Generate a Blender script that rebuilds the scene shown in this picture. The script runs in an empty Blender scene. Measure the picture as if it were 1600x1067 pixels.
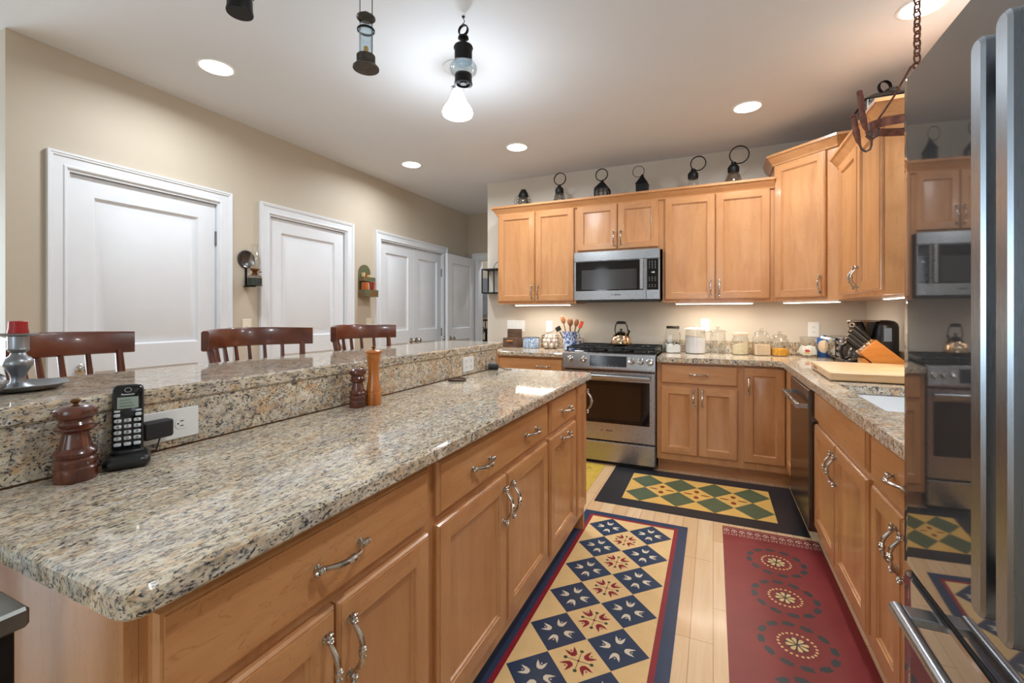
import bpy, math, random
from mathutils import Matrix, Vector
PI = math.pi
random.seed(7)
SC = bpy.context.scene
COL = SC.collection

# ---------------------------------------------------------------- camera, world, big lights, exposure
cam_d = bpy.data.cameras.new('camera')
cam = bpy.data.objects.new('camera', cam_d); COL.objects.link(cam)
cam.location = (0, 0, 1.25)
cam.rotation_euler = (PI/2, 0, math.radians(24.18))
cam_d.sensor_width = 36.0; cam_d.lens = 36.0*700/1600
cam_d.shift_y = -42.5/1600; cam_d.clip_start = 0.02
SC.camera = cam
vs = SC.view_settings
vs.view_transform = 'Standard'; vs.look = 'None'; vs.gamma = 1.0; vs.use_curve_mapping = False
vs.exposure = 0.3
w = bpy.data.worlds.new('world'); SC.world = w; w.use_nodes = True
bg = w.node_tree.nodes['Background']
bg.inputs[0].default_value = (0.86, 0.93, 1.0, 1); bg.inputs[1].default_value = 0.95
DOWN_W = 11.5       # each recessed ceiling light
PEND_W = 11.0      # glass pendant
STRIP_W = 4.0      # under cabinet strips, per metre
def area(name, loc, rot, sx, sy, watts, col, shape='RECTANGLE', spread=PI):
    l = bpy.data.lights.new(name, 'AREA'); l.shape = shape; l.size = sx
    if shape in ('RECTANGLE', 'ELLIPSE'): l.size_y = sy
    l.energy = watts; l.color = col; l.spread = spread
    o = bpy.data.objects.new(name, l); COL.objects.link(o); o.location = loc; o.rotation_euler = rot
    return o
# added daylight fill lamps outside two made-up wide windows and the narrow rear one
area('window_daylight', (.18, -3.62, 1.5), (PI/2, 0, 0), 1.6, 1.8, 34, (0.70, 0.85, 1.0))
area('window_daylight', (-2.62, -3.62, 1.5), (PI/2, 0, 0), .3, 1.8, 9, (0.80, 0.90, 1.0))
area('window_daylight', (-6.02, -0.6, 1.5), (PI/2, 0, -PI/2), 2.6, 1.8, 150, (0.72, 0.86, 1.0))

# ---------------------------------------------------------------- mesh helpers
class MB:
    def __init__(s): s.v = []; s.f = []; s.mi = []; s.M = Matrix(); s.m = 0
    def add(s, vs, fs, m=None):
        k = len(s.v); mi = s.m if m is None else m
        for p in vs: s.v.append(tuple(s.M @ Vector(p)))
        for f in fs: s.f.append([i+k for i in f]); s.mi.append(mi)
    def box(s, x0, x1, y0, y1, z0, z1, m=None, b=0.0):
        if b <= 0:
            vs = [(x, y, z) for x in (x0, x1) for y in (y0, y1) for z in (z0, z1)]
            s.add(vs, [(0,1,3,2),(4,6,7,5),(0,4,5,1),(2,3,7,6),(0,2,6,4),(1,5,7,3)], m); return
        X = (x0, x1); Y = (y0, y1); Z = (z0, z1); vs = []; ix = {}
        for i in (0,1):
            for j in (0,1):
                for k in (0,1):
                    p = [X[i], Y[j], Z[k]]; d = [b*(1-2*i), b*(1-2*j), b*(1-2*k)]
                    for a in range(3):
                        q = [p[t] + (d[t] if t != a else 0) for t in range(3)]
                        ix[(i,j,k,a)] = len(vs); vs.append(q)
        fs = []
        for a in range(3):
            o = [t for t in range(3) if t != a]
            for sd in (0,1):
                f = []
                for (u, v) in ((0,0),(1,0),(1,1),(0,1)):
                    t = [0,0,0]; t[a] = sd; t[o[0]] = u; t[o[1]] = v
                    f.append(ix[(*t, a)])
                fs.append(f)
            for (u, v) in ((0,0),(1,0),(1,1),(0,1)):      # edges along axis a
                t0 = [0,0,0]; t0[o[0]] = u; t0[o[1]] = v; t1 = list(t0); t1[a] = 1
                fs.append([ix[(*t0,o[0])], ix[(*t1,o[0])], ix[(*t1,o[1])], ix[(*t0,o[1])]])
        for i in (0,1):
            for j in (0,1):
                for k in (0,1): fs.append([ix[(i,j,k,0)], ix[(i,j,k,1)], ix[(i,j,k,2)]])
        s.add(vs, fs, m)
    def loops(s, L, close=True, cap0=False, cap1=False, m=None):
        n = len(L[0]); vs = [p for l in L for p in l]; fs = []
        for a in range(len(L)-1):
            for i in range(n if close else n-1):
                j = (i+1) % n
                fs.append([a*n+i, a*n+j, (a+1)*n+j, (a+1)*n+i])
        if cap0: fs.append(list(range(n))[::-1])
        if cap1: fs.append([(len(L)-1)*n+i for i in range(n)])
        s.add(vs, fs, m)
    def lathe(s, prof, c=(0,0,0), seg=28, m=None, cap=True, axis='z'):
        L = []
        for r, z in prof:
            r = max(r, 1e-5); l = []
            for i in range(seg):
                a = 2*PI*i/seg; p = (r*math.cos(a), r*math.sin(a), z)
                if axis == 'y': p = (p[0], z, p[1])
                if axis == 'x': p = (z, p[0], p[1])
                l.append((c[0]+p[0], c[1]+p[1], c[2]+p[2]))
            L.append(l)
        s.loops(L, True, cap and prof[0][0] > 1e-4, cap and prof[-1][0] > 1e-4, m)
    def tube(s, pts, r, seg=8, m=None, closed=False, cap=True, flat=None):
        P = [Vector(p) for p in pts]; n = len(P)
        R = r if isinstance(r, (list, tuple)) else [r]*n
        L = []; up = None
        for i in range(n):
            if closed: t = P[(i+1) % n] - P[i-1]
            else: t = P[min(i+1, n-1)] - P[max(i-1, 0)]
            t.normalize()
            if up is None:
                up = Vector((0,0,1)) if abs(t.z) < .9 else Vector((1,0,0))
            a = (up - t*up.dot(t))
            if a.length < 1e-6: a = Vector((1,0,0)) - t*t.x
            a.normalize(); up = a; b = t.cross(a)
            fx = flat or (1, 1)
            L.append([tuple(P[i] + a*(R[i]*fx[0]*math.cos(2*PI*k/seg)) + b*(R[i]*fx[1]*math.sin(2*PI*k/seg))) for k in range(seg)])
        if closed: L.append(L[0])
        s.loops(L, True, cap and not closed, cap and not closed, m)
    def ring(s, c, R, r, axis='z', seg=28, m=None, seg2=8, flat=None):
        pts = []
        for i in range(seg):
            a = 2*PI*i/seg; x, y = R*math.cos(a), R*math.sin(a)
            p = {'z': (x,y,0), 'y': (x,0,y), 'x': (0,x,y)}[axis]
            pts.append((c[0]+p[0], c[1]+p[1], c[2]+p[2]))
        s.tube(pts, r, seg2, m, closed=True, flat=flat)
    def ball(s, c, rx, ry=None, rz=None, seg=16, m=None, n=10):
        ry = ry or rx; rz = rz or rx
        L = []
        for j in range(n+1):
            t = -PI/2 + PI*j/n; q = max(math.cos(t), 1e-4)
            L.append([(c[0]+rx*q*math.cos(2*PI*i/seg), c[1]+ry*q*math.sin(2*PI*i/seg), c[2]+rz*math.sin(t)) for i in range(seg)])
        s.loops(L, True, True, True, m)
    def poly(s, pts, m=None): s.add(pts, [list(range(len(pts)))], m)
    def prism(s, P, z0, z1, m=None, b=0.0):
        """P: 2D outline (ccw), extruded in z with chamfers of b on both rims"""
        def ins(d):
            out = []; n = len(P)
            for i in range(n):
                a = Vector(P[i-1]); c = Vector(P[i]); e = Vector(P[(i+1) % n])
                d1 = (c-a).normalized(); d2 = (e-c).normalized()
                n1 = Vector((-d1.y, d1.x)); n2 = Vector((-d2.y, d2.x)); q = n1+n2
                q = q/max(q.length_squared/2, .3)
                out.append((c.x+q.x*d, c.y+q.y*d))
            return out
        if b > 0:
            I = ins(b)
            L = [[(*p, z0) for p in I], [(*p, z0+b) for p in P], [(*p, z1-b) for p in P], [(*p, z1) for p in I]]
        else: L = [[(*p, z0) for p in P], [(*p, z1) for p in P]]
        s.loops(L, True, True, True, m)
    def sweep(s, path, prof, m=None, side=1):
        """prof: [(offset,z)] swept along an open 2D path with mitred corners"""
        n = len(path); L = []
        for i in range(n):
            p = Vector(path[i])
            d1 = (p-Vector(path[i-1])).normalized() if i > 0 else None
            d2 = (Vector(path[i+1])-p).normalized() if i < n-1 else None
            d1 = d1 or d2; d2 = d2 or d1
            n1 = Vector((d1.y, -d1.x)); n2 = Vector((d2.y, -d2.x)); q = n1+n2
            q = q/(q.length_squared/2)*side
            L.append([(p.x+q.x*o, p.y+q.y*o, z) for o, z in prof])
        s.loops(L, True, True, True, m)
    def build(s, name, mats, parent=None, smooth=35, loc=None, rz=0):
        me = bpy.data.meshes.new(name)
        me.from_pydata(s.v, [], s.f)
        if not isinstance(mats, (list, tuple)): mats = [mats]
        for m in mats: me.materials.append(m)
        me.polygons.foreach_set('material_index', s.mi)
        import bmesh
        bm = bmesh.new(); bm.from_mesh(me)
        bmesh.ops.recalc_face_normals(bm, faces=bm.faces); bm.to_mesh(me); bm.free()
        if smooth:
            me.shade_smooth(); me.set_sharp_from_angle(angle=math.radians(smooth))
        o = bpy.data.objects.new(name, me); COL.objects.link(o)
        if parent is not None: o.parent = parent
        if loc: o.location = loc
        o.rotation_euler.z = rz
        return o

def rrect(x0, x1, y0, y1, r, n=5):
    P = []
    for cx, cy, a0 in ((x1-r, y0+r, -PI/2), (x1-r, y1-r, 0), (x0+r, y1-r, PI/2), (x0+r, y0+r, PI)):
        for i in range(n+1):
            a = a0 + PI/2*i/n; P.append((cx+r*math.cos(a), cy+r*math.sin(a)))
    return P
def circ(cx, cy, r, n=20, ry=None, a0=0):
    return [(cx+r*math.cos(a0+2*PI*i/n), cy+(ry or r)*math.sin(a0+2*PI*i/n)) for i in range(n)]
def thing(name, label, cat, loc=(0,0,0), rz=0, group=None):
    o = bpy.data.objects.new(name, None); COL.objects.link(o)
    o.empty_display_size = .05
    o.location = loc; o.rotation_euler = (0, 0, rz); o['label'] = label; o['category'] = cat
    if group: o['group'] = group
    return o
def tag(o, label, cat, group=None):
    o['label'] = label; o['category'] = cat
    if group: o['group'] = group
    return o
def struct(o, label, cat):
    o['kind'] = 'structure'; o['label'] = label; o['category'] = cat; return o
def copy_tree(o, parent=None):
    c = o.copy(); COL.objects.link(c)
    if parent is not None: c.parent = parent
    for ch in list(o.children): copy_tree(ch, c)
    return c
def plab(o, label): o['label'] = label; return o
def text(name, body, size, mat, parent=None, loc=(0,0,0), rot=(PI/2,0,0), bold=0.0, depth=0.0004, ax='CENTER'):
    cu = bpy.data.curves.new(name, 'FONT'); cu.body = body; cu.size = size; cu.align_x = ax; cu.align_y = 'CENTER'
    cu.extrude = depth; cu.offset = bold; cu.resolution_u = 2
    t = bpy.data.objects.new('tmp', cu)
    me = bpy.data.meshes.new_from_object(t)
    bpy.data.objects.remove(t); bpy.data.curves.remove(cu)
    me.materials.clear(); me.materials.append(mat); me.name = name
    o = bpy.data.objects.new(name, me); COL.objects.link(o)
    if parent is not None: o.parent = parent
    o.location = loc; o.rotation_euler = rot
    return o

# ---------------------------------------------------------------- materials
def S(r, g, b):
    f = lambda c: ((c/255+.055)/1.055)**2.4 if c > 10 else c/255/12.92
    return (f(r), f(g), f(b), 1)
def newmat(name, col=(.8,.8,.8,1), rough=.5, metal=0.0, spec=.5, coat=0.0):
    m = bpy.data.materials.new(name); m.use_nodes = True
    b = m.node_tree.nodes['Principled BSDF']
    b.inputs['Base Color'].default_value = col; b.inputs['Roughness'].default_value = rough
    b.inputs['Metallic'].default_value = metal; b.inputs['Specular IOR Level'].default_value = spec
    b.inputs['Coat Weight'].default_value = coat; b.inputs['Coat Roughness'].default_value = .1
    return m
class G:
    """tiny node-graph helper"""
    def __init__(s, m): s.t = m.node_tree; s.b = s.t.nodes['Principled BSDF']
    def n(s, typ, ins=None, **kw):
        x = s.t.nodes.new(typ)
        for k, v in kw.items(): setattr(x, k, v)
        for k, v in (ins or {}).items():
            if hasattr(v, 'links'): s.t.links.new(v, x.inputs[k])
            else: x.inputs[k].default_value = v
        return x
    def coord(s, scale=(1,1,1), rot=(0,0,0), kind='Object', rnd=False):
        tc = s.n('ShaderNodeTexCoord').outputs[kind]
        if rnd:
            oi = s.n('ShaderNodeObjectInfo').outputs['Random']
            mu = s.n('ShaderNodeMath', {0: oi, 1: 37.0}, operation='MULTIPLY').outputs[0]
            tc = s.n('ShaderNodeVectorMath', {0: tc, 1: mu}, operation='ADD').outputs[0]
        return s.n('ShaderNodeMapping', {'Vector': tc, 'Scale': scale, 'Rotation': rot}).outputs[0]
    def noise(s, vec, scale, detail=4, rough=.55, dist=0):
        return s.n('ShaderNodeTexNoise', {'Vector': vec, 'Scale': scale, 'Detail': detail, 'Roughness': rough, 'Distortion': dist}).outputs[0]
    def ramp(s, fac, stops, interp='LINEAR'):
        r = s.n('ShaderNodeValToRGB', {0: fac}); e = r.color_ramp; e.interpolation = interp
        while len(e.elements) < len(stops): e.elements.new(.5)
        for el, (p, c) in zip(e.elements, stops): el.position = p; el.color = c if len(c) == 4 else (*c, 1)
        return r.outputs[0]
    def mix(s, fac, a, b, mode='MIX'):
        x = s.n('ShaderNodeMix', data_type='RGBA', blend_type=mode)
        for k, v in ((0, fac), (6, a), (7, b)):
            if hasattr(v, 'links'): s.t.links.new(v, x.inputs[k])
            else: x.inputs[k].default_value = v
        return x.outputs[2]
    def col(s, c): s.t.links.new(c, s.b.inputs['Base Color'])
    def bump(s, h, strength=.2, dist=.002):
        x = s.n('ShaderNodeBump', {'Height': h, 'Strength': strength, 'Distance': dist})
        s.t.links.new(x.outputs[0], s.b.inputs['Normal'])
BW = lambda v: (v, v, v, 1)

def wood(name, c0, c1, c2, scale, rough=.32, coat=.25, knots=.25, fig=0):
    m = newmat(name, c1, rough, coat=coat); g = G(m)
    v = g.coord(scale, rnd=True)
    n1 = g.noise(v, 3.0, 5, .6, .6); n2 = g.noise(v, 22.0, 3, .7)
    c = g.ramp(n1, [(.28, c0), (.5, c1), (.72, c2)])
    c = g.mix(g.ramp(n2, [(.35, BW(.0)), (.75, BW(.16))]), c, c0)
    b = g.noise(g.coord((1.3, 1.3, 1.3), rnd=True), 2.2, 2)
    c = g.mix(g.ramp(b, [(.35, BW(0)), (.7, BW(knots))]), c, c0)
    if fig:
        f = g.noise(g.coord(tuple(2.2*q for q in scale), rnd=True), 2.6, 2, .5, 2.2)
        c = g.mix(g.ramp(f, [(.485, BW(0)), (.5, BW(fig)), (.515, BW(0))]), c, S(140,84,44))
    g.col(c); return m
MA0, MA1, MA2 = S(184,125,77), S(201,144,93), S(209,155,104)
maple_v = wood('maple_vertical_grain', MA0, MA1, MA2, (5, 5, .8), knots=.45, fig=.22)
maple_h = wood('maple_horizontal_grain', MA0, MA1, MA2, (.8, 5, 5), knots=.45, fig=.4)
cherry = wood('dark_cherry', S(78,34,16), S(104,48,24), S(120,58,30), (6, 1.2, 6), .3, .3, knots=.2)
walnut = wood('turned_walnut', S(58,24,14), S(92,42,24), S(118,60,34), (12, 12, 3), .25, .6)
amber = wood('amber_turned_wood', S(150,78,20), S(186,104,34), S(206,126,50), (12, 12, 2), .28, .5)
bamboo = wood('bamboo', S(184,112,44), S(202,132,58), S(214,148,74), (3, 40, 40), .35, .3)
boardw = wood('board_wood', S(198,156,110), S(216,180,136), S(226,196,158), (2, 18, 18), .42, .1)
oldwood = wood('weathered_wood', S(66,46,34), S(98,72,54), S(120,94,74), (4, 20, 20), .6, 0)
spoonw = wood('spoon_wood', S(110,66,36), S(144,92,54), S(166,114,74), (20, 20, 3), .5, 0)

def granite(name, scale=(1,1,1), rot=(0,0,0), dark=1.0, peach=False):
    m = newmat(name, (.5,.45,.35,1), .07, spec=.6); g = G(m)
    v = g.coord(scale, rot)
    big = g.noise(v, 9, 4, .6, .6); mid = g.noise(v, 42, 5, .62, .5); fine = g.noise(v, 95, 4, .62, .3); tiny = g.noise(v, 190, 3, .6)
    c = g.ramp(mid, [(.34, S(160,148,130)), (.45, S(206,186,156)), (.55, S(222,208,184)), (.68, S(228,220,206))])
    c = g.mix(g.ramp(g.noise(v, 30, 4, .6, .6), [(.50 if peach else .54, BW(0)), (.62, BW(.8 if peach else .42))]), c, S(208,164,118))
    c = g.mix(g.ramp(big, [(.47, BW(0)), (.66, BW(.4))]), c, S(170,170,170))
    c = g.mix(g.ramp(fine, [(.52, BW(0)), (.60, BW(.62*dark))]), c, S(124,124,128))
    c = g.mix(g.ramp(g.noise(v, 78, 4, .65, .8), [(.575, BW(0)), (.625, BW(.9*dark))]), c, S(58,58,64))
    c = g.mix(g.ramp(tiny, [(.57, BW(0)), (.63, BW(.9*dark))]), c, S(36,35,40))
    g.col(c); return m
granite_top = granite('granite_top', (1.7, .62, 1.2), (0, 0, math.radians(-14)), 1.02)
granite_face = granite('granite_face', (.9, .78, 1.05), dark=1.0, peach=True)
granite_back = granite('granite_back_run', (.9, 1.2, .9), dark=1.1, peach=True)

floor_m = newmat('maple_floor', (.7,.5,.3,1), .24, coat=.15)
g = G(floor_m)
v = g.coord((1,1,1), (0,0,PI/2))
br = g.n('ShaderNodeTexBrick', {'Vector': v, 'Color1': S(222,184,140), 'Color2': S(236,206,166), 'Mortar': S(150,112,76), 'Scale': 1.0,
        'Mortar Size': .0012, 'Mortar Smooth': .3, 'Bias': -.15, 'Brick Width': .62, 'Row Height': .0826}, offset=.37, offset_frequency=3)
gr = g.noise(g.coord((10, .8, 1)), 3, 5, .6, .8)
c = g.mix(g.ramp(gr, [(.4, BW(0)), (.75, BW(.45))]), br.outputs[0], S(206,160,112))
g.col(c)

def plain(name, c, rough=.5, metal=0.0, spec=.5, coat=0.0, var=0.0, vs=8.0):
    m = newmat(name, c, rough, metal, spec, coat)
    g = G(m); n = g.noise(g.coord(), vs, 3)
    k = var or .05
    lo = tuple(x*(1-k) for x in c[:3])+(1,); hi = tuple(min(1, x*(1+k)) for x in c[:3])+(1,)
    g.col(g.ramp(n, [(.3, lo), (.7, hi)]))
    return m
wall_tan = plain('wall_paint_tan', S(190,177,158), .6, var=.02, vs=3)
wall_kit = plain('wall_paint_kitchen', S(206,197,183), .7, var=.02, vs=3)
ceil_m = plain('ceiling_paint', S(216,220,226), .75, var=.015, vs=2)
white = plain('white_trim_paint', S(219,221,224), .38, var=.015)
plate_w = plain('white_plastic', S(236,236,234), .35, var=.02)
slotm = plain('outlet_slot', S(40,38,36), .6)
def steel(name, c, rough, aniso=(1, 60, 1), amt=.05):
    m = newmat(name, c, rough, 1.0); g = G(m)
    n = g.noise(g.coord(aniso), 30, 3, .6)
    g.t.links.new(g.ramp(n, [(.3, BW(max(rough-amt, .02))), (.7, BW(rough+amt))]), g.b.inputs['Roughness'])
    g.col(g.ramp(n, [(.3, tuple(x*.985 for x in c[:3])+(1,)), (.7, c)]))
    return m
stainless = steel('brushed_stainless', S(176,176,178), .28, (1, 1, 60))
fridge_steel = steel('fridge_polished_steel', S(142,140,140), .035, (60, 60, 1), .008); fridge_steel.node_tree.nodes['Principled BSDF'].inputs['Metallic'].default_value = .86
handle_steel = steel('fridge_handle_steel', S(168,178,188), .28, (30, 30, .3), .01)
dark_steel = steel('dark_steel', S(104,100,100), .22, (1, 1, 60))
nickel = steel('pewter_nickel', S(190,182,172), .24, (9, 9, 9))
pewter = steel('pewter', S(150,152,156), .34, (6, 6, 6))
chrome = steel('chrome', S(220,220,222), .08, (3, 3, 3), .02)
copper = steel('kettle_mirror', S(206,180,148), .08, (3, 3, 3), .02)
black_gloss = plain('black_glass', S(14,14,16), .06, spec=.6)
oven_glass = plain('oven_window_glass', S(38,28,20), .08, spec=.6)
mesh_glass = plain('microwave_window_screen', S(58,56,56), .14, spec=.6)
black_plastic = plain('black_plastic', S(24,24,26), .32)
black_soft = plain('black_matte_plastic', S(32,32,34), .5)
iron = plain('black_iron', S(30,29,30), .5, .6, var=.3, vs=40)
castiron = plain('cast_iron_grate', S(26,26,28), .55, var=.2, vs=60)
rust = plain('rusted_iron', S(112,66,50), .65, .3, var=.45, vs=45)
rust_dark = plain('rusted_grey_iron', S(88,72,68), .6, .4, var=.4, vs=60)
tinmetal = plain('aged_tin', S(78,72,64), .45, .7, var=.35, vs=30)
greytop = plain('brushed_grey_metal', S(120,118,112), .4, .7, var=.2, vs=10)
brass = plain('aged_brass', S(120,82,44), .4, .8, var=.3, vs=30)
red_wax = plain('red_wax', S(166,20,16), .4, var=.1)
yellow_wax = plain('yellow_wax', S(214,158,48), .5)
sink_white = plain('white_sink', S(236,238,240), .16)
charcoal = plain('range_display', S(40,44,52), .1, spec=.6)
dim_icon = plain('grey_print', S(150,150,155), .5)
white_print = plain('white_print', S(232,232,230), .5)
dark_print = plain('dark_print', S(60,56,54), .5)
hinge_m = steel('hinge_metal', S(150,150,150), .35)
def emit(name, col, st):
    m = bpy.data.materials.new(name); m.use_nodes = True; t = m.node_tree; t.nodes.clear()
    e = t.nodes.new('ShaderNodeEmission'); o = t.nodes.new('ShaderNodeOutputMaterial')
    e.inputs[0].default_value = (*col, 1); e.inputs[1].default_value = st
    t.links.new(e.outputs[0], o.inputs[0]); return m
lens_glow = emit('downlight_lens', (1, .97, .92), 9)
strip_glow = emit('led_strip', (1, .93, .82), 7)
pend_glow = emit('pendant_glass_glow', (.93, .97, 1), 7)
lcd_glow = emit('lcd_digits', (.8, .9, 1), 1.1)
def glassy(name, tint=(1,1,1), base=.05, rough=.02, gain=.55):
    m = bpy.data.materials.new(name); m.use_nodes = True; t = m.node_tree; t.nodes.clear()
    o = t.nodes.new('ShaderNodeOutputMaterial'); mx = t.nodes.new('ShaderNodeMixShader')
    tr = t.nodes.new('ShaderNodeBsdfTransparent'); gl = t.nodes.new('ShaderNodeBsdfGlossy')
    tr.inputs[0].default_value = (*tint, 1); gl.inputs['Roughness'].default_value = rough
    lw = t.nodes.new('ShaderNodeLayerWeight'); lw.inputs[0].default_value = .35
    ma = t.nodes.new('ShaderNodeMath'); ma.operation = 'MULTIPLY_ADD'; ma.inputs[1].default_value = gain; ma.inputs[2].default_value = base
    t.links.new(lw.outputs['Facing'], ma.inputs[0]); t.links.new(ma.outputs[0], mx.inputs[0])
    t.links.new(tr.outputs[0], mx.inputs[1]); t.links.new(gl.outputs[0], mx.inputs[2]); t.links.new(mx.outputs[0], o.inputs[0])
    return m
glass = glassy('clear_glass', (.95,.96,.95))
glass_blue = glassy('bluish_glass', (.82,.92,.97), .08)
glass_smoke = glassy('ribbed_smoky_glass', (.72,.68,.64), .1)
# ---------------------------------------------------------------- room shell
CE = 2.68; WX = -3.22; KY = 4.36; RX = 1.10; HY = 5.625
m = MB(); m.box(-6.1, 1.3, -3.7, 7.0, -.12, 0); struct(m.build('floor', floor_m, smooth=0), 'light maple plank floor of the kitchen', 'floor')
m = MB(); m.box(-6.1, 1.3, -3.7, 7.0, CE, CE+.12); struct(m.build('ceiling', ceil_m, smooth=0), 'smooth off-white ceiling', 'ceiling')
DOORS = [(1.235, 2.062, 2.045), (2.456, 3.279, 2.045), (3.761, 4.97, 2.045)]
m = MB()
ys = [1.003]+[v for d in DOORS for v in d[:2]]+[HY]
for i in range(0, len(ys), 2): m.box(WX-.13, WX, ys[i], ys[i+1], 0, CE)
for a, b, z in DOORS: m.box(WX-.13, WX, a, b, z, CE)
m.box(-6.0, WX-.13, 1.003, 1.13, 0, CE)
struct(m.build('wall_left', wall_tan, smooth=0), 'tan painted wall with three white doors', 'wall')
m = MB(); m.box(-2.25, RX+.12, KY, KY+.13, 0, CE)
struct(m.build('wall_back', wall_kit, smooth=0), 'pale beige wall behind the range and cabinets', 'wall')
m = MB(); m.box(RX, RX+.12, -3.6, KY, 0, CE)
struct(m.build('wall_right', wall_kit, smooth=0), 'pale beige wall behind the sink run and refrigerator', 'wall')
m = MB(); m.box(WX, -3.06, HY, HY+.12, 0, CE); m.box(-3.06, -2.2, HY, HY+.12, 2.03, CE); m.box(-2.2, RX+.12, HY, HY+.12, 0, CE)
struct(m.build('wall_hall', wall_tan, smooth=0), 'tan wall at the end of the hall with a doorway', 'wall')
m = MB(); m.box(-5.2, RX+.12, 6.75, 6.87, 0, CE)
struct(m.build('wall_beyond', wall_tan, smooth=0), 'tan wall of the room beyond the hall doorway', 'wall')
# rear and far-left walls of the open-plan room; both wide windows added for fill light
m = MB()
m.box(-6.0, -2.8, -3.6, -3.48, 0, CE); m.box(-2.44, -.65, -3.6, -3.48, 0, CE); m.box(1.0, RX, -3.6, -3.48, 0, CE)
for a, b in ((-2.8, -2.44), (-.65, 1.0)): m.box(a, b, -3.6, -3.48, 0, .55); m.box(a, b, -3.6, -3.48, 2.45, CE)
struct(m.build('wall_rear', wall_tan, smooth=0), 'tan wall behind the viewpoint with two windows', 'wall')
m = MB()
m.box(-6.0, -5.88, -3.48, -2.0, 0, CE); m.box(-6.0, -5.88, .8, 1.0, 0, CE); m.box(-6.0, -5.88, -2.0, .8, 0, .55); m.box(-6.0, -5.88, -2.0, .8, 2.45, CE)
struct(m.build('wall_far_left', wall_tan, smooth=0), 'tan wall at the far left with a wide window', 'wall')
for n, (u0, u1, fx) in enumerate(((-.65, 1.0, 'y'), (-2.0, .8, 'x'), (-2.8, -2.44, 'y'))):
    fr = MB(); pn = MB()
    def bx(mb, a, b, c, d, t0, t1):
        if fx == 'y': mb.box(a, b, -3.58+t0, -3.58+t1, c, d)
        else: mb.box(-5.98+t0, -5.98+t1, a, b, c, d)
    k = (2, 3, 1)[n]
    for i in range(k+1):
        x = u0+(u1-u0)*i/k; bx(fr, max(u0, x-.03), min(u1, x+.03), .55, 2.45, .02, .08)
    bx(fr, u0, u1, .55, .61, .02, .08); bx(fr, u0, u1, 2.39, 2.45, .02, .08)
    bx(pn, u0, u1, .55, 2.45, .045, .05)
    o = struct(fr.build('window_%d' % (n+1), white, smooth=0), ('wide white-framed window behind the viewpoint', 'wide white-framed window in the far left wall', 'narrow white-framed window behind the viewpoint')[n], 'window')
    pn.build('pane', glass, o, smooth=0)

LM = Matrix(((0,0,1,WX), (1,0,0,0), (0,1,0,0), (0,0,0,1)))     # (along wall, up, out) -> world, left wall
CAS = [(0,0), (0,.011), (.006,.016), (.014,.016), (.019,.011), (.05,.013), (.058,.013), (.062,.02), (.069,.02), (.073,.024), (.084,.024), (.084,0)]
def casing(name, y0, y1, z, label, M=LM, jamb=True):
    m = MB(); m.M = M
    m.sweep([(y0, 0), (y0, z), (y1, z), (y1, 0)], CAS, side=-1)
    if jamb:
        for a, b in ((y0, y0+.012), (y1-.012, y1)): m.box(a, b, 0, z, -.125, .004)
        m.box(y0+.012, y1-.012, z-.012, z, -.125, .004)
    return struct(m.build(name, white, smooth=25), label, 'door trim')

def panel_front(mb, x0, x1, z0, z1, yf, th, panels, ch=.004, kind='flat', ms=0, mr=1, mp=0):
    R = lambda i, y: [(x0+i, y, z0+i), (x1-i, y, z0+i), (x1-i, y, z1-i), (x0+i, y, z1-i)]
    mb.loops([R(0, yf+th), R(0, yf+ch), R(ch*.5, yf+ch*.35), R(ch, yf+ch*.3), R(ch, yf)], True, True, False, ms)
    xa, xb, za, zb = x0+ch, x1-ch, z0+ch, z1-ch
    q = lambda a, b, c, d, m: mb.poly([(a, yf, c), (b, yf, c), (b, yf, d), (a, yf, d)], m)
    if not panels: q(xa, xb, za, zb, mr); return
    pa, pb = panels[0][0], panels[0][1]
    q(xa, pa, za, zb, ms); q(pb, xb, za, zb, ms)
    z = za
    for p in panels: q(pa, pb, z, p[2], mr); z = p[3]
    q(pa, pb, z, zb, mr)
    PR = {'flat': [(0,0), (.0015,.004), (.006,.0055), (.009,.011), (.011,.0115)], 'raised': [(0,0), (.003,.001), (.008,.009), (.014,.009), (.036,.002)],
          'door': [(0,0), (.010,.014), (.020,.0155), (.056,.003)]}[kind]
    for p in panels:
        L = [[(p[0]+i, yf+d, p[2]+i), (p[1]-i, yf+d, p[2]+i), (p[1]-i, yf+d, p[3]-i), (p[0]+i, yf+d, p[3]-i)] for i, d in PR]
        mb.loops(L, True, False, True, mp)

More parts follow.
